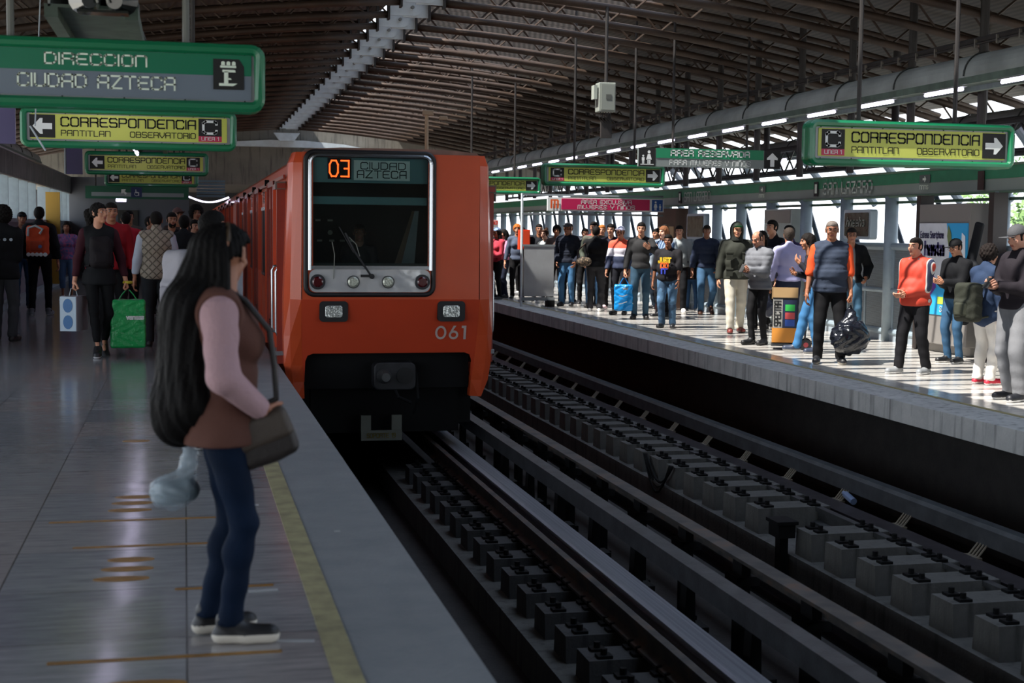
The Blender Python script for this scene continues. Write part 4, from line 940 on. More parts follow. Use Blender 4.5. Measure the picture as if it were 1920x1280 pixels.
b = MB(); b.mat(mat('#ff5a1e', .5, emit=3.0)); text(b, '03', X(-.72), 2.2, .18, TY+.05, width=.22, th=.1); b.build('digits', nb)
b = MB(); b.prism([(TY+.1, .92), (TY+.5, .92), (TY+.5, 1.12), (TY+.1, 1.2)], X(-.95), X(.55), 'yz'); con = b.build('console', car, mat('#1b2526', .6))
b = MB()
for k, (u, z) in enumerate(((-.55, 1.95), (-.75, 1.7), (-.6, 1.7), (-.73, 1.45), (-.58, 1.45), (-.45, 1.45), (-.35, 1.45))): b.box(X(u-.03), X(u+.03), TY+1.18, TY+1.2, z-.012, z+.012)
b.cyl((X(-.6), TY+1.2, 1.55), (X(-.6), TY+1.18, 1.55), .03); b.build('gauges', con, mat('#8a8a80', .5))
b = MB(); b.prism([(X(.2), 1.18), (X(.36), 1.18), (X(.41), 1.82), (X(.36), 1.82)], TY+.6, TY+.62); b.build('side_curtain', car, mat('#8d9499', .7)); b = MB(); b.prism([(X(.12), 1.18), (X(.2), 1.18), (X(.36), 1.82), (X(.33), 1.82)], TY+.6, TY+.62); b.build('side_curtain', car, mat('#6d5748', .7))
# cab side doors with grab rails
for s in (-1, 1):
    q = lambda a: X(s*(1.2+a))
    b = MB(); b.box(min(q(0), q(.012)), max(q(0), q(.012)), TY+.5, TY+1.15, .0, 2.05); cd = b.build('cab_door', car, mat('#5e1a10', .35, coat=.4))
    b = MB(); b.box(min(q(.012), q(.02)), max(q(.012), q(.02)), TY+.58, TY+1.07, 1.1, 1.9); b.build('pane', cd, mat('#2b3231', .1))
    b = MB(); b.box(min(q(0), q(.1)), max(q(0), q(.1)), TY+.42, TY+.50, 0.0, 2.1); b.box(min(q(0), q(.1)), max(q(0), q(.1)), TY+.36, TY+1.2, 2.06, 2.12); b.build('door_jamb', car, M_ORANGE_D)
    for yy in (TY+.46, TY+1.2):
        b = MB(); b.tube([(q(0), yy, 1.14), (q(.09), yy, 1.13), (q(.11), yy, 1.08), (q(.11), yy, .38), (q(.09), yy, .33), (q(0), yy, .32)], .017, 8); b.build('grab_rail', car, M_STAINLESS, smooth=True)
    b = MB(); b.box(min(q(-.05), q(.12)), max(q(-.05), q(.12)), TY+.4, TY+.95, .10, .15); b.build('step', car, mat('#7c868c', .4, .5))
    b = MB(); b.box(min(q(0), q(.12)), max(q(0), q(.12)), TY+.38, TY+.5, 2.05, 2.14); b.build('bracket', car, mat('#6b5f58', .5))
# coupler, frame, plate
b = MB(); b.box(X(-.99), X(.99), TY+.36, TY+.41, -.3, .3); b.box(X(-.9), X(.9), TY+.5, TY+.55, -.85, -.12); b.build('bulkhead', car, M_DARK)
b = MB(); b.prism(rrect(X(-.19), X(.31), -.30, .03, .07), TY+.12, TY+.4); cp = b.build('coupler', car, mat('#2f3033', .5, .5, var=.3), bevel=.015)
b = MB(); b.cyl((X(-.07), TY+.12, -.13), (X(-.07), TY-.06, -.13), .09, .05, n=20); b.build('cone', cp, M_STEEL)
b = MB(); b.cyl((X(.18), TY+.12, -.13), (X(.18), TY+.10, -.13), .1, n=20); b.build('socket', cp, M_BLACK)
b = MB(); b.tube([(X(.06), TY+.15, -.28), (X(.1), TY+.1, -.38), (X(.25), TY+.12, -.45)], .02, 8); b.tube([(X(.32), TY+.2, -.1), (X(.34), TY+.12, -.4), (X(.3), TY+.2, -.6)], .018, 8); b.build('hose', cp, M_DARK)
b = MB(); b.box(X(-.32), X(-.2), TY+.3, TY+.34, -.8, -.62); b.box(X(.05), X(.17), TY+.3, TY+.34, -.8, -.62); b.box(X(-.32), X(.17), TY+.28, TY+.33, -.92, -.8); pt = b.build('notice_plate', car, mat('#6a6f66', .6))
b = MB(); b.mat(mat('#6d6222', .6)); text(b, 'SOPORTE 19', X(-.25), -.885, .05, TY+.275, width=.34, th=.18); b.build('writing', pt)
for k in range(1, 4):
    build_car('metro_car', ['', 'orange metro car directly behind the lead car', 'third orange metro car of the train', 'last orange metro car, barely visible far down the platform'][k], TY+16.8*k, 16.8, False)

# ------------------------------------------------------------------ organic surfaces: smooth distance fields meshed by surface nets
def A3(*v): return np.array(v, dtype=np.float32)
def sd_caps(P, a, b, ra, rb):
    a = np.asarray(a, np.float32); b = np.asarray(b, np.float32); d = b-a
    t = np.clip(((P-a) @ d)/max(float(d @ d), 1e-9), 0, 1)
    return np.linalg.norm(P-a-t[:, None]*d, axis=1)-(ra+(rb-ra)*t)
def sd_ell(P, c, r, Rm=None):
    q = P-np.asarray(c, np.float32)
    if Rm is not None: q = q @ np.asarray(Rm, np.float32)
    r = np.asarray(r, np.float32); k0 = np.linalg.norm(q/r, axis=1); k1 = np.linalg.norm(q/(r*r), axis=1)
    return k0*(k0-1)/np.maximum(k1, 1e-6)
def sd_box(P, c, h, r, Rm=None):
    q = P-np.asarray(c, np.float32)
    if Rm is not None: q = q @ np.asarray(Rm, np.float32)
    q = np.abs(q)-(np.asarray(h, np.float32)-r)
    return np.linalg.norm(np.maximum(q, 0), axis=1)+np.minimum(q.max(axis=1), 0)-r
def prim(P, p):
    k = p[0]
    if k == 'c': return sd_caps(P, *p[1:])
    if k == 'e': return sd_ell(P, *p[1:])
    if k == 'b': return sd_box(P, *p[1:])
def smin(a, b, k):
    h = np.clip(.5+.5*(b-a)/k, 0, 1); return b*(1-h)+a*h-k*h*(1-h)
def pb(p):
    if p[0] == 'c':
        a, b = np.array(p[1]), np.array(p[2]); r = max(p[3], p[4]); return np.minimum(a, b)-r, np.maximum(a, b)+r
    r = max(p[2]); c = np.array(p[1]); return c-r, c+r
def sdf_mesh(prims, k, res, cuts=(), post=None):
    """prims unioned smoothly; cuts = list of (prim, k) subtracted; post(P, f) -> f"""
    lo = np.min([pb(p)[0] for p in prims], axis=0)-res*3; hi = np.max([pb(p)[1] for p in prims], axis=0)+res*3
    n = np.maximum(np.ceil((hi-lo)/res).astype(int), 3)
    ax = [lo[i]+res*np.arange(n[i]+1) for i in range(3)]
    G = np.stack(np.meshgrid(*ax, indexing='ij'), -1).astype(np.float32); sh = G.shape[:3]; P = G.reshape(-1, 3)
    f = None
    for p in prims:
        d = prim(P, p); f = d if f is None else smin(f, d, k)
    for p, kk in cuts: f = -smin(-f, prim(P, p), kk)
    if post: f = post(P, f)
    f = f.reshape(sh); ins = f < 0
    c = [f[i:sh[0]-1+i, j:sh[1]-1+j, l:sh[2]-1+l] for i in (0, 1) for j in (0, 1) for l in (0, 1)]
    cs = tuple(s-1 for s in sh)
    acc = np.zeros(cs+(3,), np.float32); cnt = np.zeros(cs, np.float32)
    off = [(i, j, l) for i in (0, 1) for j in (0, 1) for l in (0, 1)]
    for a in range(8):
        for axb in range(3):
            if off[a][axb]: continue
            o2 = list(off[a]); o2[axb] = 1; b = off.index(tuple(o2))
            m = (c[a] < 0) != (c[b] < 0); t = np.where(m, c[a]/np.where(m, c[a]-c[b], 1), 0)
            base = np.array(off[a], np.float32); acc[m] += base; e = np.zeros(3); e[axb] = 1
            acc[m] += t[m][:, None]*e; cnt[m] += 1
    act = cnt > 0; idx = -np.ones(cs, int); idx[act] = np.arange(act.sum())
    ijk = np.argwhere(act); V = lo+res*(ijk+acc[act]/cnt[act][:, None])
    Q = []
    for axb in range(3):
        sl0 = [slice(1, sh[d]-1) for d in range(3)]; sl1 = list(sl0); sl0[axb] = slice(0, sh[axb]-1); sl1[axb] = slice(1, sh[axb])
        i0 = ins[tuple(sl0)]; i1 = ins[tuple(sl1)]; m = i0 != i1; w = np.argwhere(m)
        if not len(w): continue
        o = np.array([0 if d == axb else 1 for d in range(3)]); w = w+o
        u, v = [d for d in range(3) if d != axb]; eu = np.eye(3, dtype=int)[u]; ev = np.eye(3, dtype=int)[v]
        q = np.stack([idx[tuple((w-eu-ev).T)], idx[tuple((w-ev).T)], idx[tuple(w.T)], idx[tuple((w-eu).T)]], 1)
        fl = i0[m] if axb != 1 else ~i0[m]
        q[~fl] = q[~fl][:, ::-1]; Q.append(q)
    return V, np.concatenate(Q)
def np_obj(name, parts, mats, parent, smooth=True, smooth_it=0):
    """parts: list of (V, Q, material index or array)"""
    vs, qs, ms, b = [], [], [], 0
    for V, Q, mi in parts:
        vs.append(V); qs.append(Q+b); b += len(V); ms.append(np.full(len(Q), mi) if np.isscalar(mi) else mi)
    V = np.concatenate(vs); Q = np.concatenate(qs); Mi = np.concatenate(ms)
    me = bpy.data.meshes.new(name); me.from_pydata(V.tolist(), [], Q.tolist())
    for m in mats: me.materials.append(m)
    me.polygons.foreach_set('material_index', Mi.astype(np.int32)); me.polygons.foreach_set('use_smooth', [smooth]*len(Q)); me.update()
    o = bpy.data.objects.new(name, me); COL.objects.link(o)
    if parent is not None: o.parent = parent; ORG[o.name] = ORG[parent.name]
    if smooth_it:
        s = o.modifiers.new('smooth', 'SMOOTH'); s.iterations = smooth_it; s.factor = .5
    return o

# ---- head (origin between the ears, chin at -.115, crown at +.115, looking to -y)
def head_proto(kind):
    fem = kind == 'f'
    pr = [('e', (0, .012, .03), (.073, .092, .086)), ('e', (0, -.022, -.03), (.056, .066, .078)), ('e', (0, -.055, -.088), (.026 if fem else .032, .026, .022)),
          ('c', (0, .01, -.05), (0, .03, -.17), .05 if fem else .056, .052 if fem else .06),
          ('c', (-.03, -.079, .03), (.03, -.079, .03), .012, .012),
          ('c', (0, -.086, .02), (0, -.103, -.018), .008, .013), ('c', (-.012, -.09, -.022), (.012, -.09, -.022), .009, .009),
          ('e', (.038, -.06, -.02), (.022, .02, .022)), ('e', (-.038, -.06, -.02), (.022, .02, .022)),
          ('e', (0, -.08, -.046), (.024, .012, .007)), ('e', (0, -.078, -.058), (.021, .012, .008))]
    V, Q = sdf_mesh(pr, .014, .0042, cuts=[(('e', (s*.031, -.094, .012), (.017, .014, .011)), .008) for s in (-1, 1)])
    parts = [(V, Q)]
    for s in (-1, 1): parts.append(sdf_mesh([('e', (s*.031, -.0665, .012), (.0125, .0125, .0105))], .002, .003))
    for s in (-1, 1): parts.append(sdf_mesh([('e', (s*.074, .012, .005), (.008, .018, .03)), ('c', (s*.078, .02, .026), (s*.072, .0, -.022), .006, .006)], .006, .004))
    out = []
    for i, (V, Q) in enumerate(parts):
        C = V[Q].mean(axis=1); mi = np.zeros(len(Q), int)
        if i in (1, 2):
            s = (-1, 1)[i-1]; mi[:] = 1; mi[(np.abs(C[:, 0]-s*.031) < .0055) & (C[:, 1] < -.0735)] = 2
        elif i == 0:
            x, y, z = np.abs(C[:, 0]), C[:, 1], C[:, 2]
            mi[(x < .021) & (y < -.07) & (z < -.042) & (z > -.062)] = 3
            mi[(x > .012) & (x < .046) & (y < -.06) & (z > .030) & (z < .040)] = 2
        out.append((V, Q, mi))
    return out
_heads = {}
def get_head(k):
    if k not in _heads: _heads[k] = head_proto(k)
    return _heads[k]
# ---- hand (wrist at origin, fingers to -z, palm facing -x, thumb towards -y) for the +x side
_hands = {}
def get_hand(curl):
    if curl in _hands: return _hands[curl]
    pr = [('b', (0, .0, -.05), (.013, .038, .045), .012), ('c', (0, 0, .04), (0, 0, -.03), .026, .024)]
    V0 = []
    groups = [pr]
    for i, (y, L) in enumerate(((-.029, .072), (-.010, .080), (.010, .074), (.028, .058))):
        p = np.array([0, y, -.088]); a = 0; seg = [L*.45, L*.3, L*.25]; r = .0092-.0006*(i == 3)
        c = R(curl+4*i)
        for j, sl in enumerate(seg):
            a += c*(.7, 1.0, .8)[j]
            q = p+np.array([-math.sin(a)*sl, y*.06, -math.cos(a)*sl]); pr.append(('c', tuple(p), tuple(q), r, r*.9)); p = q; r *= .92
    a = R(20+curl*.35)
    p = np.array([-.006, -.03, -.025]); q = p+np.array([-math.sin(a)*.03, -.028, -.032]); r2 = q+np.array([-.008-curl*.00015, -.010, -.03])
    pr += [('c', tuple(p), tuple(q), .014, .0115), ('c', tuple(q), tuple(r2), .0105, .0085)]
    _hands[curl] = sdf_mesh(pr, .004, .0034); return _hands[curl]
# ---- hair / hats in head coordinates
HC, HR = (0, .012, .03), (.073, .092, .086)
def infl(r, d): return tuple(x+d for x in r)
def hair_parts(style):
    """returns list of (name, V, Q) in head space"""
    face = ('b', (0, -.11, -.052), (.062, .085, .105), .03)
    faceS = ('b', (0, -.108, -.052), (.088, .085, .105), .02)
    rnd = np.random.RandomState(5)
    def noisy(amp, fr):
        ph = rnd.rand(3)*6
        return lambda P, f: f+amp*np.sin(P[:, 0]*fr+ph[0])*np.sin(P[:, 1]*fr*1.1+ph[1])*np.sin(P[:, 2]*fr*.9+ph[2])
    lowcut = (('b', (0, 0, -.16), (.2, .045, .10), .01), .01)
    S = {}
    if style == 'short': pr = [('e', HC, infl(HR, .009)), ('e', (0, -.005, .075), (.066, .078, .052)), ('e', (0, .05, -.01), (.062, .05, .07))]; cuts = [(faceS, .01), lowcut]; f = noisy(.003, 160)
    elif style == 'crew': pr = [('e', HC, infl(HR, .005)), ('e', (0, .0, .07), (.066, .08, .05)), ('e', (0, .05, -.01), (.06, .045, .06))]; cuts = [(faceS, .008), lowcut]; f = noisy(.002, 200)
    elif style == 'bald': pr = [('e', HC, infl(HR, .004)), ('e', (0, .05, -.01), (.06, .047, .06))]; cuts = [(('b', (0, -.12, .02), (.09, .10, .18), .03), .01), lowcut, (('e', (0, -.03, .12), (.062, .09, .07)), .01)]; f = None
    elif style == 'curly': pr = [('e', HC, infl(HR, .022)), ('e', (0, .03, .02), (.095, .09, .1))]; cuts = [(face, .012)]; f = noisy(.010, 110)
    elif style == 'afro': pr = [('e', (0, .03, .03), (.12, .12, .13))]; cuts = [(face, .012)]; f = noisy(.012, 120)
    elif style == 'bob': pr = [('e', HC, infl(HR, .014)), ('c', (-.06, .035, .02), (-.068, .03, -.13), .034, .03), ('c', (.06, .035, .02), (.068, .03, -.13), .034, .03), ('c', (0, .07, .02), (0, .07, -.14), .05, .045)]; cuts = [(face, .012)]; f = noisy(.004, 90)
    elif style == 'long': pr = [('e', HC, infl(HR, .014)), ('c', (-.06, .035, .02), (-.085, .03, -.30), .034, .03), ('c', (.06, .035, .02), (.085, .03, -.30), .034, .03), ('c', (0, .07, .02), (0, .10, -.38), .055, .05), ('c', (-.04, .08, .0), (-.05, .1, -.35), .04, .04), ('c', (.04, .08, .0), (.05, .1, -.35), .04, .04)]; cuts = [(face, .012)]; f = noisy(.004, 90)
    elif style == 'pony': pr = [('e', HC, infl(HR, .010)), ('c', (0, .10, .04), (0, .15, .01), .025, .05), ('c', (0, .15, .01), (0, .14, -.16), .055, .035)]; cuts = [(face, .012), (('b', (0, -.02, -.16), (.2, .08, .10), .01), .01)]; f = noisy(.006, 110)
    elif style == 'bun': pr = [('e', HC, infl(HR, .010)), ('e', (0, .06, .125), (.045, .045, .04))]; cuts = [(face, .012), lowcut]; f = noisy(.003, 150)
    out = []
    if style in ('cap', 'capg', 'hoodcap'): return hair_parts('crew')
    V, Q = sdf_mesh(pr, .015, .0065, cuts=cuts, post=f); return [('hair', V, Q)]
_hair = {}
def get_hair(s):
    if s not in _hair: _hair[s] = hair_parts(s)
    return _hair[s]
def hat_parts(kind):
    if kind == 'cap':
        pr = [('e', (0, .012, .045), (.084, .103, .088))]; V, Q = sdf_mesh(pr, .01, .006, cuts=[(('b', (0, 0, -.06), (.2, .2, .105), .004), .004)])
        br = sdf_mesh([('b', (0, -.125, .052), (.058, .062, .0035), .003, Matrix.Rotation(R(-14), 3, 'X'))], .004, .005, cuts=[(('e', (0, -.0, .05), (.08, .095, .09)), .004)])
        bt = sdf_mesh([('e', (0, .012, .134), (.008, .008, .005))], .002, .003)
        return [('crown', V, Q), ('brim', *br), ('button', *bt)]
    if kind == 'hood':
        pr = [('e', (0, .025, .02), (.106, .115, .125)), ('c', (0, .03, -.06), (0, .03, -.16), .10, .10)]
        V, Q = sdf_mesh(pr, .04, .009, cuts=[(('e', (0, -.10, .0), (.075, .11, .115)), .015), (('b', (0, 0, -.24), (.3, .3, .07), .01), .01)]); return [('hood', V, Q)]
    if kind == 'hooddown':
        V, Q = sdf_mesh([('e', (0, .085, -.155), (.10, .055, .05)), ('c', (-.07, .0, -.165), (-.03, .08, -.15), .03, .04), ('c', (.07, .0, -.165), (.03, .08, -.15), .03, .04)], .04, .009); return [('hood', V, Q)]
_hat = {}
def get_hat(s):
    if s not in _hat: _hat[s] = hat_parts(s)
    return _hat[s]

def ik(a, t, l1, l2, pole):
    a = Vector(a); t = Vector(t); d = t-a; L = min(max(d.length, abs(l1-l2)+.01), l1+l2-.002); dn = d.normalized()
    p = Vector(pole); p = (p-dn*p.dot(dn)); p = p.normalized() if p.length > 1e-4 else dn.orthogonal().normalized()
    x = (L*L+l1*l1-l2*l2)/(2*L); h = math.sqrt(max(l1*l1-x*x, 0)); return a+dn*x+p*h, a+dn*L
ARM = {'down': (.285, -.03, .79), 'fwd': (.23, -.16, .86), 'back': (.25, .12, .83), 'pocket': (.20, -.10, .91), 'phone': (.03, -.30, 1.13), 'belly': (.03, -.23, 1.02), 'hip': (.23, -.09, .97),
       'chest': (.06, -.26, 1.27), 'chin': (.09, -.22, 1.40), 'strap': (.13, -.15, 1.30), 'bag': (.27, -.06, .82), 'gesture': (.16, -.33, 1.27), 'behind': (.04, .18, .95), 'out': (.36, -.1, .86), 'reach': (.10, -.42, 1.15)}
def skin_mats(tone):
    return [mat(tone, .55, bump=.05, bscale=80), mat('#a59c94', .4), mat('#1c130f', .5), mat('#8a4a42', .5)]
def person(label, x, y, h, face, hair='short', hc='#14110f', tone='#9a6748', top=None, vest=None, inner=None, legs=None, shoes=('#1b1b1d', '#c9c9c9'), L='down', Rr='down',
           fl=(.10, 0, 0), fr=(-.10, 0, 0), lean=0, head=(0, 0), b=1.0, belly=0., fem=False, hat=None, hatc=None, hatc2=None, res=.017, curl=(25, 25), glasses=False, name='person', group=None, beard=False, z=0, pole=(.55, .9, -.3)):
    S = h/1.72
    t = thing(name, label, 'person', (x, y, z), group); t.rotation_euler = (0, 0, R(face))
    W = .150 if fem else .165*(.7+.3*b)
    P = Vector((0, .0, .93))
    if abs(fl[1]-fr[1]) > .3: P.z -= .03
    def up(v):            # lean the upper body about the pelvis
        v = Vector(v); q = v-P; a = R(lean); return P+Vector((q.x, q.y*math.cos(a)-q.z*math.sin(a), q.y*math.sin(a)+q.z*math.cos(a)))
    sh = {1: up((W+.005, .01, 1.375)), -1: up((-W-.005, .01, 1.375))}
    J = {}
    for s, pose in ((1, L), (-1, Rr)):
        tg = ARM[pose] if isinstance(pose, str) else pose
        tg = Vector((tg[0]*s, tg[1], tg[2]))
        el, wr = ik(sh[s], tg, .285, .255, (s*pole[0], pole[1], pole[2])); J['e', s] = el; J['w', s] = wr
    for s, ft in ((1, fl), (-1, fr)):
        hp = Vector((s*.085*(.8+.2*b), 0, P.z-.02)); an = Vector((ft[0], ft[1], .085+ft[2]))
        kn, an = ik(hp, an, .42, .42, (s*.15, -1, 0)); J['h', s] = hp; J['k', s] = kn; J['a', s] = an
    bw = 1+(b-1)*.6; belly *= .8
    def body(i):          # i = inflation; torso prims
        return [('e', tuple(P+Vector((0, .0, 0))), (.155*bw+i, .112*bw+i+belly*.3, .12+i)), ('e', tuple(up((0, -.01-belly*.5, 1.09))), (.138*bw+i+belly*.5, .10*bw+i+belly, .14+i)),
                ('e', tuple(up((0, -.0, 1.27))), ((.138 if fem else .155)*bw+i, .104*bw+i+.01, .15+i)), ('c', tuple(up((0, .015, 1.42))), tuple(up((W-.01, .01, 1.372))), .055+i*.8, .05+i), ('c', tuple(up((0, .015, 1.42))), tuple(up((-W+.01, .01, 1.372))), .055+i*.8, .05+i)]+(
                [('e', tuple(up((s*.06, -.085, 1.25))), (.055+i, .05+i, .055+i)) for s in (-1, 1)] if fem else [])
    def arms(i, s, full=True):
        o = [('c', tuple(sh[s]), tuple(J['e', s]), .052*bw**.5+i, .04*bw**.5+i)]
        if full: o.append(('c', tuple(J['e', s]), tuple(J['w', s]), .040*bw**.5+i, .026+i*.9))
        return o
    def leg(i, s, taper=0):
        o = [('c', tuple(J['h', s]), tuple(J['k', s]), .083*bw**.6+i, .052+i), ('c', tuple(J['k', s]), tuple(J['a', s]), .051+i, .034+i+taper), ('c', tuple(J['a', s]), tuple(J['a', s]+Vector((0, -.005, -.02))), .034+i+taper, .034+i+taper)]
        c = J['k', s].lerp(J['a', s], .3)+Vector((0, .018, 0)); o.append(('e', tuple(c), (.045+i*.8, .05+i*.8, .09+i*.5))); return o
    sc_ = lambda V: V*S
    # body
    hd = up((0, -.035, 1.60)); hm = Euler((R(head[1]), 0, R(head[0])), 'XYZ').to_matrix() @ Matrix.Rotation(R(lean*.5), 3, 'X')
    HM = np.array(hm, np.float32); hs = 1.0/ (S**.35 if S < .9 else 1)
    def H(V): return (V*hs) @ HM.T+np.array(hd)
    nk = [('c', tuple(up((0, .015, 1.40))), tuple(hd+hm @ Vector((0, .02, -.08))), .056 if not fem else .048, .05 if not fem else .043)]
    pr = body(-.012)+nk
    for s in (-1, 1): pr += arms(-.003 if (top and top.get('sleeve') == 'short') else -.009, s)+leg(-.012, s)+[('c', tuple(J['a', s]), tuple(J['a', s]+Vector((0, -.09, -.05))), .028, .020)]
    V, Q = sdf_mesh(pr, .03, max(res, .014)); parts = [(sc_(V), Q, 0)]
    for V, Q, mi in get_head('f' if fem else 'm'): parts.append((sc_(H(V)), Q, mi))
    for s, cu in ((1, curl[0]), (-1, curl[1])):
        V, Q = get_hand(cu); V = V.copy()
        if s < 0: V[:, 0] *= -1; Q = Q[:, ::-1]
        d = (J['w', s]-J['e', s]).normalized(); q = Vector((0, 0, -1)).rotation_difference(d).to_matrix()
        V = V @ np.array(q, np.float32).T+np.array(J['w', s]); parts.append((sc_(V*1.0), Q, 0))
    np_obj('body', parts, skin_mats(tone), t)
    # hair, hat
    if hair:
        for nm, V, Q in get_hair(hair): np_obj('hair', [(sc_(H(V)), Q, 0)], [mat(hc, .75, bump=.6, bscale=90)], t)
    if beard:
        V, Q = sdf_mesh([('e', (0, -.032, -.062), (.058, .058, .058))], .01, .006, cuts=[(('b', (0, -.1, .03), (.1, .2, .062), .01), .01), (('b', (0, .12, 0), (.1, .12, .2), .01), .01), (('e', (0, -.1, -.05), (.026, .03, .016)), .008)])
        np_obj('beard', [(sc_(H(V)), Q, 0)], [mat(hc, .7, bump=.6, bscale=90)], t)
    if hat:
        for nm, V, Q in get_hat(hat):
            m = mat(hatc2 if (nm == 'brim' and hatc2) else hatc, .75, bump=.3, bscale=120); np_obj({'crown': 'cap', 'brim': 'cap_brim', 'button': 'cap_button'}.get(nm, 'hood'), [(sc_(H(V)), Q, 0)], [m], t)
    if glasses:
        g = MB()
        G_ = lambda a, b_, c_: tuple(S*((hm @ Vector((a, b_, c_)))*hs+hd))
        for s in (-1, 1):
            g.tube([G_(s*.031+.02*math.cos(R(a)), -.099, .012+.015*math.sin(R(a))) for a in range(0, 360, 30)], .002, 5, closed=True); g.cyl(G_(s*.05, -.098, .014), G_(s*.08, .0, .016), .002, n=5)
        o = g.build('glasses', None, M_BLACK); o.parent = t
    # clothes
    def garment(nm, c, i, sleeve, hem, openf=False, puffer=0, m=None, col=True, sl_i=None, zip_=None):
        pr = body(i)+([('e', tuple(P+Vector((0, 0, -.08))), (.165*bw+i, .115*bw+i, .14))] if hem < .86 else [])
        if col: pr += [('c', tuple(up((0, .018, 1.42))), tuple(up((0, .012, 1.475))), .062+i*.3, .056+i*.3)]
        for s in (-1, 1):
            if sleeve: pr += arms(i*.9 if sl_i is None else sl_i, s, sleeve == 'long')
        cuts = []
        if sleeve == 'long':
            for s in (-1, 1):
                d = (J['w', s]-J['e', s]).normalized(); c0 = J['w', s]+d*.065; cuts.append((('e', tuple(c0), (.065, .065, .065)), .006))
        elif sleeve == 'short':
            pass
        else:
            for s in (-1, 1): cuts.append((('e', tuple(sh[s]+Vector((s*.075, 0, -.01))), (.075, .12, .10)), .01))
        seed = sum(map(ord, label)) % 97
        def post(P_, f):
            x, y_, z_ = P_[:, 0], P_[:, 1], P_[:, 2]
            f = f+.0035*np.sin(z_*34+seed+5*np.sin(x*9+seed))*np.sin(x*21+y_*17+seed)
            if puffer: f = f+.006*(1-np.abs(np.sin(z_*math.pi/puffer)))**2*1.6-.004
            f = np.maximum(f, (hem-z_)*1.0)
            if openf: f = np.maximum(f, -np.maximum(np.abs(x)-.055-.02*(1.45-z_), y_+.02))
            return f
        V, Q = sdf_mesh(pr, .022, res, cuts=cuts, post=post)
        return np_obj(nm, [(sc_(V), Q, 0)], [m or mat(c, .8, bump=.25, bscale=140)], t)
    def band_mat(bands, pat=None):
        """bands = [(z_from, colour), ...] in metres up the figure"""
        def bld(nt, co, p):
            sep = N(nt, 'ShaderNodeSeparateXYZ'); nt.links.new(co, sep.inputs[0])
            dv = N(nt, 'ShaderNodeMath', operation='DIVIDE'); dv.inputs[1].default_value = 2.0*S; nt.links.new(sep.outputs['Z'], dv.inputs[0])
            c = ramp(nt, dv.outputs[0], [(z_/2, lin(cc)) for z_, cc in bands], 'CONSTANT'); nt.links.new(c, p.inputs['Base Color'])
        return node_mat('banded_cloth', bld, .8)
    if top:
        k = dict(c='#333333', i=.016, sleeve='long', hem=.90); k.update(top); bands = k.pop('bands', None); tex = k.pop('tex', None); nm = k.pop('nm', 'jacket')
        if bands: k['m'] = band_mat(bands)
        if tex: k['m'] = tex
        c = k.pop('c'); i = k.pop('i'); sl = k.pop('sleeve'); hem = k.pop('hem'); garment(nm, c, i, sl, hem, **k)
    if inner:
        garment('shirt', inner, .008, None, .88, col=True)
    if vest:
        k = dict(c='#333333', i=.036, hem=.88, puffer=0, openf=False); k.update(vest); c = k.pop('c'); i = k.pop('i'); hem = k.pop('hem'); garment('vest', c, i, None, hem, **k)
    if legs:
        k = dict(c='#20252e', i=.012, cuff=.055, tp=.004, tex=None); k.update(legs)
        for s_ in (0,):
            pr = [('e', tuple(P+Vector((0, 0, 0))), (.155*bw+.010, .112*bw+.010+belly*.3, .11))]
            for s in (-1, 1): pr += leg(k['i'], s, k['tp'])
            seed = sum(map(ord, label)) % 61
            def post(P_, f):
                x, y_, z_ = P_[:, 0], P_[:, 1], P_[:, 2]
                f = f+.0030*np.sin(z_*46+seed+4*x)*np.clip(1.3-z_, 0, 1)
                f = np.maximum(f, k['cuff']-z_); f = np.maximum(f, z_-1.02); return f
            V, Q = sdf_mesh(pr, .018, res, post=post)
            np_obj('trousers', [(sc_(V), Q, 0)], [k['tex'] or mat(k['c'], .8, bump=.25, bscale=150, var=.12, vscale=5)], t)
    for s, ft in ((1, fl), (-1, fr)):
        a = J['a', s]; tilt = ft[3] if len(ft) > 3 else 0; toe = R(s*8)
        d = Vector((math.sin(toe)*1, -math.cos(toe), 0)); d = Vector((d.x, d.y*math.cos(R(tilt)), -math.sin(R(tilt))))
        hl = a+Vector((0, .035, -.05)); zt = a.z-.085
        pr = [('c', tuple(hl), tuple(hl+d*.20), .040, .034), ('c', tuple(a+Vector((0, .01, .01))), tuple(hl+d*.10), .048, .042), ('c', tuple(hl+d*.11), tuple(hl+d*.20), .044, .040)]
        V, Q = sdf_mesh(pr, .02, .010, post=(lambda P_, f: np.maximum(f, (zt+.0)-P_[:, 2])) if tilt == 0 else None)
        C = V[Q].mean(axis=1); mi = (C[:, 2] < zt+(.04 if res < .012 else .026)).astype(int) if tilt == 0 else (C[:, 2] < (hl.z-.022-(hl.y-C[:, 1])*math.sin(R(tilt)))).astype(int)
        np_obj('shoe', [(sc_(V), Q, mi)], [mat(shoes[0], .5), mat(shoes[1], .6)], t)
    J['S'] = S; J['t'] = t; J['up'] = up; J['hd'] = hd
    def world(v):
        v = Vector(v)*S; a = R(face); return Vector((x+v.x*math.cos(a)-v.y*math.sin(a), y+v.x*math.sin(a)+v.y*math.cos(a), z+v.z))
    J['world'] = world; J['hand'] = {s: world(J['w', s]+(J['w', s]-J['e', s]).normalized()*.09) for s in (-1, 1)}; J['face'] = face
    return J
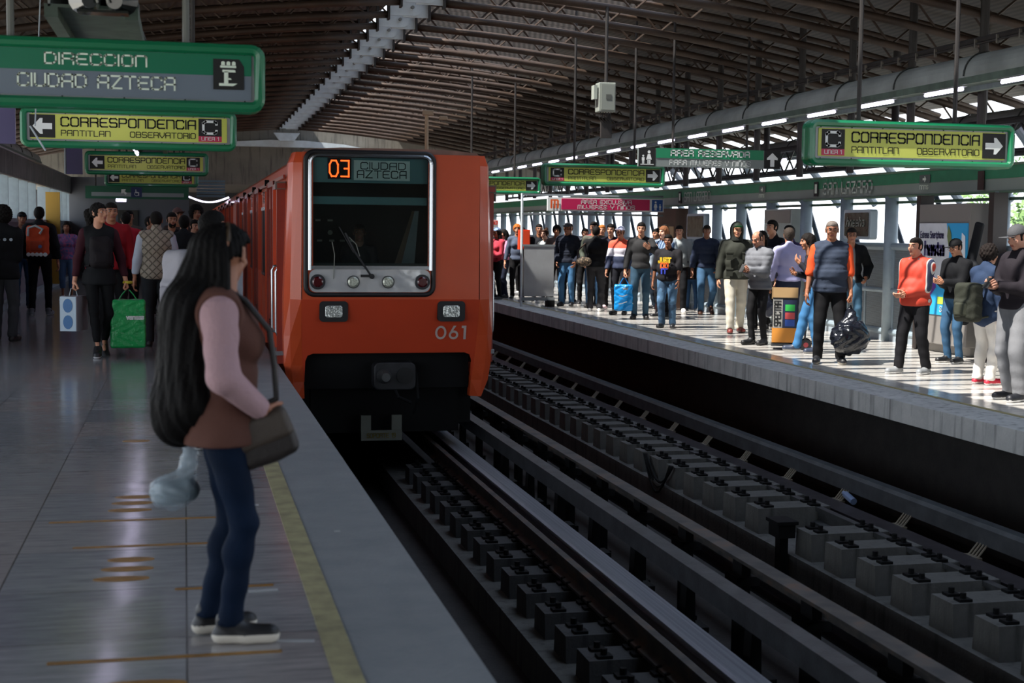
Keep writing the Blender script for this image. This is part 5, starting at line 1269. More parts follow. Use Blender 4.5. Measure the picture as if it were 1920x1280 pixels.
# ---- bags
def rotz(a): return Matrix.Rotation(R(a), 3, 'Z')
def bag_obj(name, label, cat, loc, rot, parts):
    """parts: (part_name, V, Q, material)"""
    t = thing(name, label, cat, loc); t.rotation_euler = (0, 0, R(rot))
    for nm, V, Q, m in parts: np_obj(nm, [(V, Q, 0)], [m], t)
    return t
def tube_np(pts, r, n=8):
    b = MB(); b.tube(pts, r, n); V = np.array(b.v, np.float32); F = [f for f in b.f if len(f) == 4]; return V, np.array(F)
def backpack(label, J, c, sz=(.15, .085, .22), c2=None, zc=1.22, off=.20, front=False, name='backpack', deco=None):
    """worn on the back of figure J (or on the chest)"""
    u = J['up']; s = 1 if not front else -1; S = J['S']
    loc = J['world'](u((0, s*off, zc)))
    M = mat(c, .75, bump=.3, bscale=100); M2 = mat(c2 or c, .75, bump=.3)
    V, Q = sdf_mesh([('b', (0, 0, 0), sz, .06), ('b', (0, s*sz[1]*.8, -sz[2]*.35), (sz[0]*.8, sz[1]*.5, sz[2]*.5), .04)], .02, .012, post=lambda P, f: f+.003*np.sin(P[:, 2]*50+P[:, 0]*30))
    parts = [('bag_body', V*S, Q, M)]
    V, Q = sdf_mesh([('b', (0, s*sz[1]*1.15, -sz[2]*.35), (sz[0]*.6, sz[1]*.3, sz[2]*.35), .03)], .02, .01); parts.append(('front_pocket', V*S, Q, M2))
    for q in (-1, 1):
        pts = [(q*.08, -s*sz[1]*.8, sz[2]*.8), (q*.10, -s*(sz[1]+.10), sz[2]*.95), (q*.11, -s*(off+.13), sz[2]*.45), (q*.13, -s*(off+.12), -.02), (q*.15, -s*(off-.02), -.16), (q*.11, -s*sz[1]*.7, -sz[2]*.8)]
        V, Q = tube_np([tuple(c_*S for c_ in p) for p in pts], .013*S, 8); parts.append(('strap', V, Q, M2))
    return bag_obj(name, label, 'bag', loc, J['face'], parts)
def plastic_bag(label, hand, w, d, h, c, rot=0, rough=.35, name='plastic_bag', alpha=1., knot=True, tote=False, wr=.008, writing=None, drop=.03):
    x, y, z = hand; zt = z-drop
    if tote: pr = [('b', (0, 0, -h/2-.12), (w/2, d/2, h/2), .03)]
    else: pr = [('e', (0, 0, -h*.66), (w/2, d/2, h*.36)), ('c', (0, 0, -h*.05), (0, 0, -h*.5), .02, w*.30)]
    def post(P, f): return f+wr*np.sin(P[:, 0]*38+3*np.sin(P[:, 2]*20))*np.sin(P[:, 2]*26+P[:, 1]*33)
    V, Q = sdf_mesh(pr, .05, .010, post=post); parts = [('bag_body', V, Q, mat(c, rough, bump=.9, bscale=28, alpha=alpha))]
    if tote:
        for q in (-1, 1):
            V, Q = tube_np([(q*w*.26, .0, -.13), (q*w*.16, 0, -.06), (q*.015, 0, .0)], .008, 6); parts.append(('handle', V, Q, mat(c, rough)))
    t = bag_obj(name, label, 'bag', (x, y, zt), rot, parts)
    return t

# ------------------------------------------------------------------ people on the far platform
JEANS, JEANS2, BLK, CHAR = '#33506b', '#243850', '#141416', '#2b2b2d'
SK, SK2, SK3 = '#a06c50', '#b98468', '#7a4f38'
BS = ('#141416', '#d8d8d8'); WS = ('#cfcfcf', '#e8e8e8'); BB = ('#141416', '#1c1c1c'); BR = ('#4a2c1d', '#2a1a12')
def stripes(c1, c2, sc_=14, axis='X'):
    return node_mat('striped_knit', lambda nt, co, p: (lambda w: (nt.links.new(co, w.inputs['Vector']), nt.links.new(ramp(nt, w.outputs['Fac'], [(.55, lin(c1)), (.8, lin(c2))]), p.inputs['Base Color'])))(N(nt, 'ShaderNodeTexWave', i_Scale=sc_, bands_direction=axis)), .8)
def floral(c1, c2, c3, sc_=16):
    return node_mat('mottled_print', lambda nt, co, p: (lambda v: (nt.links.new(co, v.inputs['Vector']), nt.links.new(ramp(nt, v.outputs['Fac'], [(.35, lin(c1)), (.47, lin(c2)), (.6, lin(c3))], 'CONSTANT'), p.inputs['Base Color'])))(N(nt, 'ShaderNodeTexNoise', i_Scale=sc_, i_Detail=2)), .8)
person('person half hidden by the train edge in red top and pale blue cap', 7.02, 32, 1.66, -60, 'long', top=dict(c='#b03a48'), legs=dict(c=BLK), hat='cap', hatc='#9fb8e0', L='belly', Rr='belly', fem=True, tone=SK)
J = person('person in pink hooded jacket facing the train, black backpack on', 7.42, 33.0, 1.62, -80, 'long', top=dict(c='#d98ba6'), legs=dict(c='#1c2130'), L='chest', Rr='belly', fem=True, tone=SK2, shoes=BB)
backpack('black backpack worn by the person in pink', J, '#121214')
person('person in striped black and white top behind the pink jacket', 8.2, 34.5, 1.68, -40, 'long', top=dict(tex=stripes('#1a1a1c', '#cfcfcf', 9, 'Z')), legs=dict(c=BLK), L='chin', Rr='down', fem=True, tone=SK, shoes=WS)
person('man in dark shirt and sunglasses standing behind the grey barrier sheet', 7.75, 31.0, 1.75, -10, 'crew', top=dict(c='#191b20', nm='shirt'), legs=dict(c=CHAR), tone=SK, glasses=True)
person('person with orange-tinted curly bun half hidden behind grey hoodie woman', 7.55, 32.3, 1.74, -15, 'curly', '#b5622a', top=dict(c='#4c5566'), legs=dict(c=BLK), fem=True, tone=SK2)
person('woman in pale grey hooded top and grey sweatpants at the barrier', 7.80, 30.6, 1.63, -50, 'bun', '#3a2418', top=dict(c='#a9b0ae', i=.018), legs=dict(c='#6f7174', i=.02), L='belly', Rr='belly', fem=True, tone='#d0a08a', shoes=WS)
person('man in navy puffer jacket, grey cap and jeans facing the barrier', 7.95, 29.3, 1.77, -30, 'crew', top=dict(c='#20242f', i=.032, puffer=.055), legs=dict(c='#3d6488', i=.016), L='pocket', Rr='pocket', tone=SK, hat='cap', hatc='#4a4d52', shoes=BB)
person('dark curly haired person just behind the navy puffer jacket', 7.95, 30.2, 1.72, -20, 'curly', top=dict(c='#5b4b45'), legs=dict(c=BLK), tone=SK)
person('man in olive and red sleeved jacket and jeans looking at the train', 8.38, 28.75, 1.80, -25, 'short', top=dict(bands=[(0, '#3d4438'), (1.33, '#4a4a40'), (1.44, '#8c2025')], i=.02), legs=dict(c='#3a5878', i=.014), L='down', Rr='pocket', tone=SK2, shoes=BB, lean=3)
person('person with black hair peeking between the red sleeved and black jackets', 8.5, 29.9, 1.66, -10, 'short', top=dict(c='#22242b'), legs=dict(c=BLK), tone=SK)
J = person('stout man with his back turned in black jacket with red sides and white sneakers', 8.02, 27.4, 1.70, 150, 'crew', top=dict(c='#121315', i=.03), legs=dict(c='#343437', i=.02), L='belly', Rr='belly', b=1.22, belly=.03, shoes=WS, tone=SK)
V, Q = sdf_mesh([('e', (0, 0, 0), (.16, .07, .10))], .02, .012, post=lambda P, f: f+.004*np.sin(P[:, 0]*40))
tb = tube_np([(-.12, .04, .04), (-.08, .13, .22), (.12, .24, .38), (.3, .2, .40)], .014, 8)
bag_obj('crossbody_bag', 'camouflage crossbody bag slung behind the man in red-sided jacket', 'bag', (7.72, 27.2, 1.0), 0, [('bag_body', V, Q, floral('#6b5a48', '#2c2620', '#a08a6e', 22)), ('strap', *tb, mat('#3a2d25', .7))])
person('young man with black fringe in purple-black jacket behind the turned man', 8.52, 28.0, 1.75, -30, 'short', top=dict(c='#1d1a26'), legs=dict(c=BLK), tone=SK2, shoes=('#c9b0b4', '#efefef'))
person('older person with orange hair behind the young man in purple-black', 8.8, 29.6, 1.74, -20, 'short', '#a8642c', top=dict(c='#7c5a6c'), legs=dict(c=BLK), tone=SK2)
person('tall person in pale shirt at the back between the caps', 8.42, 30.9, 1.77, -10, 'short', top=dict(c='#9a8fa8'), legs=dict(c=BLK), tone=SK)
person('man in white cap and orange, white and navy track jacket', 8.2, 26.3, 1.70, -35, 'crew', top=dict(bands=[(0, '#27304a'), (1.10, '#27304a'), (1.14, '#d9d6e0'), (1.29, '#e0563c')], i=.024), legs=dict(c='#191a20', i=.014), L='fwd', Rr='fwd', tone=SK, hat='cap', hatc='#c7cbe0', shoes=BB)
J = person('man in dark grey hoodie and jeans holding the blue shopping bag', 8.15, 24.9, 1.77, -20, 'short', top=dict(c='#2f2f30', i=.024), legs=dict(c='#324a5c', i=.014), L='gesture', Rr='down', tone=SK2, hat='hooddown', hatc='#2c2c2e', curl=(20, 80), shoes=BB)
plastic_bag('bright blue shopping bag with white waves held by the hoodie man', J['hand'][-1], .34, .20, .48, '#0f7fc4', -25, tote=True, name='shopping_bag', wr=.007)
hx, hy, hz = J['hand'][-1]
b = MB(); b.mat(M_WHITE)
for k, zz in enumerate((-.33, -.47)):
    for i in range(8):
        u0, u1 = -.14+.035*i, -.14+.035*(i+1); f = lambda u: .02*math.sin(u*22+k)
        b.add([(hx+u0, hy-.125, hz+zz+f(u0)), (hx+u1, hy-.125, hz+zz+f(u1)), (hx+u1, hy-.125, hz+zz-.018+f(u1)), (hx+u0, hy-.125, hz+zz-.018+f(u0))], [(0, 1, 2, 3)])
text(b, 'vaes', hx-.06, hz-.24, .05, hy-.125, width=.13, th=.25)
shopping = [o for o in bpy.data.objects if o.name.startswith('shopping_bag')][-1]
o = b.build('printed_waves', None, None); o.parent = shopping; o.matrix_parent_inverse = (Matrix.Translation(shopping.location) @ Matrix.Rotation(R(-25), 4, 'Z')).inverted()
person('woman with light brown hair in long blue knit cardigan and black leggings', 8.74, 25.3, 1.71, -60, 'long', '#7a4f35', top=dict(c='#2f4a6b', hem=.70, i=.022, nm='cardigan', tex=stripes('#2b4566', '#7d90a8', 5.5, 'X')), legs=dict(c='#151519', i=.004), L='chest', Rr='gesture', fem=True, tone='#d8a58c', shoes=BS)
person('dark haired person hidden behind the blue cardigan woman', 9.05, 26.2, 1.74, -15, 'short', top=dict(c='#8b96a0'), legs=dict(c='#7b3a3a'), tone=SK)
# t-shirt man with printed letters
J = person('short stocky man in black printed t-shirt and faded jeans at the platform edge', 7.88, 22.6, 1.56, -32, 'short', top=dict(c='#201f22', sleeve='short', i=.024, hem=.86, nm='tshirt'), legs=dict(c='#3a5a76', i=.022, tex=floral('#27425c', '#3f617f', '#56789a', 4)), L='fwd', Rr='down', b=1.28, belly=.045, tone='#7d4f36', shoes=('#17181c', '#3a3a3e'))
b = MB()
for s_, z_, c_ in (('JUST', 1.21, '#e8c02a'), ('DO', 1.11, '#e86a2a'), ('IT', 1.01, '#2f3fb0')):
    b.mat(mat(c_, .6)); yy = {1.21: -.185, 1.11: -.200, 1.01: -.205}[z_]; text(b, s_, -.02, z_*.907, .075, yy, width={'JUST': .2, 'DO': .12, 'IT': .09}[s_], center=True, th=.34)
o = b.build('chest_print', None); o.parent = J['t']
b = MB(); w = J['up'](J['w', 1])*J['S']; b.tube([(w.x+.031*math.cos(R(a)), w.y+.031*math.sin(R(a)), w.z+.02) for a in range(0, 360, 40)], .007, 6, closed=True); o = b.build('wristwatch', None, M_BLACK); o.parent = J['t']
person('man in light grey hoodie standing behind the printed t-shirt man', 9.58, 26.85, 1.73, -20, 'short', top=dict(c='#8f9596', i=.028), legs=dict(c='#17181b', i=.02), b=1.12, belly=.02, tone=SK2, hat='hooddown', hatc='#858b8c', shoes=WS)
person('man seen in profile at the wall beside the light grey hoodie', 9.5, 27.9, 1.67, -75, 'short', top=dict(c='#5f666c'), legs=dict(c='#1d2733'), tone=SK)
person('child in dark coat and blue jeans by the wall', 10.08, 27.45, 1.23, -10, 'crew', top=dict(c='#17181a', i=.03), legs=dict(c='#2b4666', i=.014), tone=SK3, shoes=('#2b3038', '#cfcfcf'), fl=(.12, -.06, 0), fr=(-.1, .08, 0))
person('man in navy quilted jacket and jeans walking along the wall', 9.95, 26.3, 1.74, -15, 'short', top=dict(c='#222a3c', i=.03, puffer=.09), legs=dict(c='#3a5874', i=.018), L='pocket', Rr='down', tone=SK3, fl=(.12, .22, .10, 35), fr=(-.10, -.16, 0), shoes=BR)
person('man in olive field jacket with dark hood, green cap and beige trousers', 8.6, 21.4, 1.76, -12, None, top=dict(c='#343630', i=.034, hem=.84), legs=dict(c='#b7b2a4', i=.024, cuff=.06), L='down', Rr='down', tone=SK2, hat='hood', hatc='#2b2d2a', fl=(.10, .12, 0), fr=(-.09, -.14, 0), shoes=('#6d2a24', '#231a18'), b=1.1)
J = [o for o in bpy.data.objects if o.type == 'EMPTY' and o.name.startswith('person')][-1]
for nm, V, Q in get_hat('cap'): np_obj({'crown': 'cap', 'brim': 'cap_brim', 'button': 'cap_button'}[nm], [(V*.96*1.02+np.array((0, -.035*1.02, 1.645)), Q, 0)], [mat('#1f5a38' if nm == 'brim' else '#283028', .7)], J)
for s_ in (-1, 1):
    for z_ in (.98, 1.24):
        b = MB(); b.box(s_*.13-.055, s_*.13+.055, -.195, -.165, z_-.07, z_+.05); b.box(s_*.13-.06, s_*.13+.06, -.202, -.165, z_+.03, z_+.06); o = b.build('chest_pocket', None, mat('#30322c', .8), bevel=.006); o.parent = J
J = person('balding man in grey puffer jacket looking down at his phone', 8.05, 19.1, 1.63, -62, 'bald', '#2a2422', top=dict(c='#6d6f74', i=.034, puffer=.075, hem=.84), legs=dict(c='#18181a', i=.008), L='phone', Rr='phone', head=(0, 22), lean=4, tone='#b07a60', curl=(55, 45), shoes=BB, fl=(.08, .03, 0), fr=(-.08, -.06, 0))
p = (J['hand'][1]+J['hand'][-1])/2
b = MB(); M = Matrix.Translation(p+Vector((-.03, -.01, .02))) @ Matrix.Rotation(R(-62), 4, 'Z') @ Matrix.Rotation(R(-35), 4, 'X'); b.box(-.036, .036, -.005, .005, -.07, .07, M)
tag(b.build('phone', None, M_BLACK, org=tuple(p), bevel=.003), 'dark phone in the hands of the balding man in grey puffer', 'phone')
J0 = person('woman with black hair and light collar behind the balding man', 9.3, 22.0, 1.64, -40, 'bob', top=dict(c='#3a3a46'), legs=dict(c=BLK), fem=True, tone=SK2)
person('tall black haired man at the blank display board, looking left', 9.75, 22.6, 1.82, -70, 'short', top=dict(c='#14151a'), legs=dict(c=BLK), tone=SK2)
person('man with black hair just right of the tall one at the board', 9.75, 21.9, 1.73, -75, 'short', top=dict(c='#3d3557'), legs=dict(c=BLK), tone=SK2)
J = person('man with his back turned in lavender shirt and navy trousers', 8.62, 19.4, 1.68, 165, 'short', '#3a322c', top=dict(c='#a9a8cf', i=.022, hem=.92, nm='shirt'), legs=dict(c='#262c40', i=.018), L='down', Rr='down', b=1.08, tone=SK, curl=(80, 30), shoes=BB)
plastic_bag('small grey plastic bag held by the man in the lavender shirt', J['hand'][1], .20, .16, .34, '#3c4050', 0)
# SPECTRA box on a hand truck
bx = Matrix.Translation((8.12, 18.35, 0)) @ Matrix.Rotation(R(-24), 4, 'Z')
t = thing('cardboard_box', 'tall printed box with an open brown flap standing on a hand truck', 'box', (8.12, 18.35, .1)); z0 = .10
b = MB(); b.box(-.17, .17, -.15, .15, z0, .72, bx); b.build('carton', t, mat('#2a2c30', .6))
b = MB(); b.box(-.175, .175, -.156, -.15, z0, .30, bx); b.box(-.175, -.17, -.15, .15, z0, .30, bx); b.build('orange_base', t, mat('#c5802a', .6))
b = MB(); b.box(-.03, .16, -.157, -.15, .30, .69, bx); b.build('screen_print', t, mat('#17233f', .5))
for z_, c_ in ((.58, '#2fae4a'), (.47, '#c04a4a'), (.37, '#2a4fa0')):
    b = MB(); b.box(.0, .13, -.160, -.157, z_-.045, z_+.045, bx); b.box(.04, .09, -.162, -.160, z_-.02, z_+.02, bx); b.build('colour_block', t, mat(c_, .5))
b = MB(); b.box(-.165, -.035, -.157, -.15, .30, .70, bx); b.build('side_panel', t, mat('#8f8d88', .6))
b = MB(); b.mat(M_BLACK); text(b, 'SPECTRA', 0, 0, .085, 0, width=.34, th=.17, xf=lambda p: bx @ Vector((-.06-p.z, -.162, .33+p.x))); b.build('lettering', t)
b = MB(); b.box(-.17, .17, -.17, -.155, .72, .86, bx @ Matrix.Translation((0, 0, 0))); b.box(-.185, -.175, -.15, .15, .70, .85, bx); b.build('flap', t, mat('#a3865f', .7))
t = thing('hand_truck', 'small folding hand truck with dark red hub wheels under the printed box', 'hand truck', (8.25, 18.3, 0))
b = MB(); b.box(-.18, .30, -.14, .14, .05, .085, bx); b.build('platform', t, M_STEEL)
b = MB()
for s_ in (-.11, .11): b.cyl(bx @ Vector((.27, s_, .06)), bx @ Vector((.33, s_, .98)), .012, n=8)
b.build('handle_frame', t, M_STEEL)
for s_ in (-.16, .16):
    b = MB(); b.cyl(bx @ Vector((.29, s_-.018, .075)), bx @ Vector((.29, s_+.018, .075)), .075, n=20); w_ = b.build('wheel', t, M_RUBBER)
    b = MB(); b.cyl(bx @ Vector((.29, s_-.022, .075)), bx @ Vector((.29, s_+.022, .075)), .035, n=12); b.build('hub', w_, mat('#6b2328', .5))
person('person in dark top and blue jeans leaning behind the man in the puffer vest', 8.28, 17.7, 1.62, -100, 'bob', '#1a1614', top=dict(c='#26262c', hem=.88), legs=dict(c='#3a6a94', i=.02), L='chest', Rr='phone', lean=10, tone=SK, fl=(.1, .0, 0), fr=(-.1, -.25, 0), shoes=('#2b3446', '#7a7a7a'))
J = person('man in grey-blue puffer vest over orange polo holding a black bag', 7.78, 16.25, 1.76, -22, 'crew', '#6a625c', top=dict(c='#d9532c', sleeve='short', i=.020, hem=.90, nm='polo_shirt'), vest=dict(c='#343c4b', i=.040, hem=.86, puffer=.06), legs=dict(c='#131315', i=.02), L=(.24, -.08, .83), Rr='down', b=1.22, belly=.03, tone='#9c6549', curl=(85, 25), glasses=True, shoes=('#15161a', '#8f8a80'), fl=(.14, .0, 0), fr=(-.13, .0, 0))
plastic_bag('big bulging black plastic bag held by the man in the puffer vest', J['hand'][1], .52, .36, .62, '#14171f', 10, rough=.22, wr=.014)
person('man in black jacket open over grey shirt, jeans, hands at hips', 9.85, 19.9, 1.69, -20, 'short', '#1d1a18', top=dict(c='#17191b', i=.034, hem=.88, openf=True), inner='#7f8283', legs=dict(c='#3f6078', i=.014), L='hip', Rr='hip', tone=SK, glasses=True, shoes=('#4a463f', '#2a2825'), fl=(.13, 0, 0), fr=(-.13, 0, 0))
def redj(nt, co, p):
    s_ = N(nt, 'ShaderNodeSeparateXYZ'); nt.links.new(co, s_.inputs[0])
    a_ = N(nt, 'ShaderNodeMath', operation='ABSOLUTE'); nt.links.new(s_.outputs['X'], a_.inputs[0])
    nt.links.new(ramp(nt, a_.outputs[0], [(0, lin('#b5351f')), (.190, lin('#b9b4b0')), (.200, lin('#1f2740')), (.228, lin('#b9b4b0')), (.238, lin('#b5351f'))], 'CONSTANT'), p.inputs['Base Color'])
M_REDJ = node_mat('red_jacket_cloth', redj, .7)
person('stocky young man in bright red-orange track jacket and black trousers facing left', 8.2, 14.9, 1.57, -68, 'crew', '#15110f', top=dict(tex=M_REDJ, i=.036, hem=.86), legs=dict(c='#17171a', i=.022, cuff=.07), L='belly', Rr='belly', b=1.22, belly=.045, tone='#c08a70', fl=(.12, .10, 0), fr=(-.12, -.14, 0), hat='hooddown', hatc='#5a5f66', shoes=('#7f8284', '#d9d9d9'))
J = person('man in black cap, black jacket and jeans with a long case on his back', 9.42, 16.12, 1.55, -70, 'crew', top=dict(c='#131417', i=.028), legs=dict(c='#33526e', i=.012), L='phone', Rr='phone', head=(0, 18), tone=SK2, hat='cap', hatc='#111214', shoes=BS, glasses=True)
V, Q = sdf_mesh([('b', (0, 0, -.25), (.19, .06, .32), .08), ('b', (0, 0, .05), (.14, .055, .2), .06), ('b', (.0, 0, .42), (.06, .04, .32), .03)], .04, .014)
s1 = tube_np([(-.1, -.06, .1), (-.14, -.2, .12), (-.14, -.22, -.1), (-.1, -.06, -.2)], .014)
t = bag_obj('instrument_case', 'black soft guitar case on the back of the man in black cap', 'instrument case', tuple(J['world']((.0, .22, 1.16))), -70, [('case_body', V, Q, mat('#16181c', .7, bump=.2)), ('strap', *s1, M_BLACK)])
t.rotation_euler = Euler((R(0), R(14), R(-70)), 'XYZ')
J = person('curly haired person in navy parka, white trousers and red shoes', 8.40, 13.75, 1.50, 105, 'curly', '#1c1614', top=dict(c='#2a3850', i=.036, hem=.70), legs=dict(c='#d6d2cc', i=.024), L='belly', Rr='down', fem=True, tone=SK2, shoes=('#c22238', '#e5d6d6'))
backpack('olive grey backpack hanging off the curly haired person in navy parka', J, '#2e3029', (.17, .10, .24), c2='#3c3e34', zc=1.02, off=.30)
J = person('man in grey cap and dark hoodie with grey sweatpants at the right edge', 7.88, 12.35, 1.70, -75, 'crew', top=dict(c='#231f24', i=.034, hem=.90), legs=dict(c='#76777a', i=.034, cuff=.07), L='phone', Rr='phone', head=(0, 20), tone='#b98670', hat='cap', hatc='#4c4d50', shoes=('#15161c', '#cfcfcf'), fl=(.10, -.02, 0), fr=(-.10, .06, 0), curl=(50, 40))
p = (J['hand'][1]+J['hand'][-1])/2
b = MB(); M = Matrix.Translation(p+Vector((-.02, 0, .03))) @ Matrix.Rotation(R(-75), 4, 'Z') @ Matrix.Rotation(R(-35), 4, 'X'); b.box(-.036, .036, -.005, .005, -.07, .07, M)
tag(b.build('phone', None, M_BLACK, org=tuple(p), bevel=.003), 'pale-backed phone held by the man in grey cap at the right edge', 'phone')

# ------------------------------------------------------------------ driver in the cab
person('driver sitting in the dark cab behind the windscreen', TX-.28, TY+.85, 1.62, -5, 'crew', top=dict(c='#1c1d20'), legs=dict(c=BLK), L='fwd', Rr='fwd', tone='#6b4433', z=.04)

# ------------------------------------------------------------------ people on the near platform
person('person in black hooded jacket with pale back dots at the left edge', -2.42, 20.6, 1.84, 170, 'afro', top=dict(c='#131416', i=.045, hem=.80), legs=dict(c='#3c3e42', i=.02), L='belly', Rr='belly', tone=SK, shoes=BB)
J = [o for o in bpy.data.objects if o.type == 'EMPTY' and o.name.startswith('person')][-1]
for k in range(5):
    b = MB(); b.cyl((-.16+.08*k, .192-.012*abs(k-2), 1.40), (-.16+.08*k, .20-.012*abs(k-2), 1.40), .022, n=12); o = b.build('back_dot', None, M_PALE); o.parent = J
J = person('person in black hoodie wearing the orange backpack, seen from behind', -2.5, 26.5, 1.92, 178, 'short', top=dict(c='#141518', i=.04), legs=dict(c='#131316', i=.012), L='pocket', Rr='down', tone=SK, hat='hooddown', hatc='#17181b', shoes=('#6b6f75', '#c9c9c9'), fl=(.12, .05, 0), fr=(-.12, -.05, 0), b=1.05)
t = backpack('orange novelty backpack with white scalloped hem on the black hoodie', J, '#c2492a', (.17, .09, .24), c2='#a8432a', zc=1.19)
b = MB(); b.mat(M_WHITE)
for k in range(5): b.cyl((-.14+.07*k, .10, -.24), (-.14+.07*k, .14, -.24), .035, n=10)
b.mat(mat('#b5b8b6', .6)); b.tube([(-.05, .13, .12), (-.1, .12, .2), (.02, .1, .26), (.14, .1, .22), (.15, .1, .08)], .022, 8)
b.mat(mat('#4c6a9a', .6)); b.cyl((-.06, .15, -.10), (-.06, .19, -.10), .03, n=10)
o = b.build('trim', None); o.parent = t
person('person in dark maroon jacket almost hidden behind the orange backpack', -3.0, 28.5, 1.84, 10, 'short', top=dict(c='#3b1a22'), legs=dict(c='#27425c'), tone=SK, hat='cap', hatc='#24262e')
person('girl in purple flowered sweater and light jeans walking this way', -2.42, 31.5, 1.68, 0, 'bob', '#1a1412', top=dict(tex=floral('#6d5a8c', '#a85a86', '#4c5f96', 12), i=.022), legs=dict(c='#5a7aa0', i=.014, cuff=.28), L='down', Rr='out', fem=True, tone=SK, shoes=WS, fl=(.1, -.1, 0), fr=(-.1, .1, 0))
J = person('woman in black vest over maroon sleeves walking with bags in both hands', -1.02, 18.2, 1.88, 8, 'pony', '#0f0d0c', top=dict(c='#35161f', i=.014, nm='sweater'), vest=dict(c='#15171a', i=.028, hem=.80), legs=dict(c='#0e0f11', i=.002, cuff=.17), L=(.30, -.02, .80), Rr=(.28, -.02, .80), head=(42, -4), fem=True, tone='#b07c62', curl=(85, 85), shoes=('#101114', '#d0d0d0'), fl=(.05, .12, .03, 30), fr=(-.04, -.20, 0))
Jw = J
backpack('dark sling bag worn on the chest of the woman carrying two bags', J, '#1c191c', (.12, .055, .18), zc=1.17, off=.17, front=True, name='sling_bag')
g = plastic_bag('bright green plastic carrier bag with white letters carried by the walking woman', J['hand'][1], .42, .22, .60, '#0b8a45', 5, tote=True, wr=.005, name='carrier_bag', drop=.02)
b = MB(); b.mat(M_WHITE); text(b, 'vaness', -.02, -.36, .05, -.128, width=.2, th=.3); o = b.build('printed_letters', None); o.parent = g
b = MB(); b.tube([(J['hand'][1].x+.045*math.cos(R(a)), J['hand'][1].y+.04*math.sin(R(a)), J['hand'][1].z+.07) for a in range(0, 360, 40)], .018, 8, closed=True)
tag(b.build('yellow_band', None, mat('#a89a1e', .5), org=tuple(J['hand'][1])), 'yellow band wrapped at the hand holding the green bag', 'band')
hx, hy, hz = J['hand'][-1]
t = thing('gift_box', 'pale box bag with blue oval patterns carried by the walking woman', 'bag', (hx, hy, hz-.55))
M = Matrix.Translation((hx, hy, hz-.30)) @ Matrix.Rotation(R(-18), 4, 'Z')
b = MB(); b.box(-.10, .11, -.17, .17, -.21, .21, M); b.build('carton', t, mat('#7f7a80', .6), bevel=.004)
b = MB(); b.box(-.10, .10, -.176, -.17, -.21, .21, M); b.build('front_face', t, mat('#9fb0bd', .6))
b = MB()
for zz in (-.1, .1): b.add([M @ Vector((.06*math.cos(R(a)), -.18, zz+.085*math.sin(R(a)))) for a in range(0, 360, 24)], [tuple(range(15))])
b.build('oval_print', t, mat('#2f5f8f', .6))
b = MB(); b.tube([M @ Vector((-.05, 0, .21)), M @ Vector((-.03, 0, .30)), M @ Vector((.03, 0, .30)), M @ Vector((.05, 0, .21))], .006, 6); b.build('handle', t, M_PALE)
person('man in red hooded top behind the walking woman', -.98, 20.3, 1.92, 15, 'crew', top=dict(c='#8c1a22', i=.03), legs=dict(c=BLK), tone=SK, b=1.1)
person('person in bright red jacket with a strap further behind the walking woman', -.98, 25.6, 1.84, 190, 'short', top=dict(c='#a32030', i=.03), legs=dict(c=BLK), tone=SK, b=1.1)
J = person('young man in grey-brown t-shirt with pale chest lettering walking this way', -1.03, 28.3, 1.90, 8, 'short', '#0e0c0b', top=dict(c='#4c4843', i=.024, nm='sweatshirt', sleeve='short', hem=.86), legs=dict(c='#151518', i=.016), L='down', Rr='strap', tone=SK, shoes=('#4a4c50', '#a9a9a9'), fl=(.1, .08, 0), fr=(-.1, -.12, 0))
b = MB(); b.mat(mat('#a8a59c', .6)); text(b, 'aeneas', 0, 1.36, .05, -.175, width=.24, center=True, th=.3); b.mat(mat('#2b2a2a', .6)); flat(b, [(.13*math.cos(R(a)), 1.24+.09*math.sin(R(a))) for a in range(0, 360, 30)], -.178); o = b.build('chest_print', None); o.parent = J['t']
def quilt(nt, co, p):
    L = nt.links.new; outs = []
    for s_ in (-1, 1):
        mp = N(nt, 'ShaderNodeMapping'); mp.inputs['Rotation'].default_value = (0, R(45*s_), 0); L(co, mp.inputs[0])
        w = N(nt, 'ShaderNodeTexWave', i_Scale=4.2, bands_direction='X'); L(mp.outputs[0], w.inputs['Vector']); outs.append(ramp(nt, w.outputs['Fac'], [(0, (0, 0, 0)), (.12, (1, 1, 1))]))
    m = N(nt, 'ShaderNodeMix', data_type='RGBA', blend_type='MULTIPLY'); m.inputs[0].default_value = 1; L(outs[0], m.inputs[6]); L(outs[1], m.inputs[7])
    L(mixc(nt, m.outputs[2], lin('#6d6559'), lin('#93897a')), p.inputs['Base Color'])
    bp = N(nt, 'ShaderNodeBump', i_Strength=.8, i_Distance=.02); L(m.outputs[2], bp.inputs['Height']); L(bp.outputs[0], p.inputs['Normal'])
M_QUILT = node_mat('quilted_beige', quilt, .75)
J = person('man with his back turned in beige quilted vest over white shirt', -.36, 19.6, 1.80, 182, 'crew', '#14110f', top=dict(c='#aeb6c4', i=.022, nm='shirt', hem=.92), legs=dict(c='#25282c', i=.024), b=1.1, tone=SK, shoes=BB, head=(0, 5))
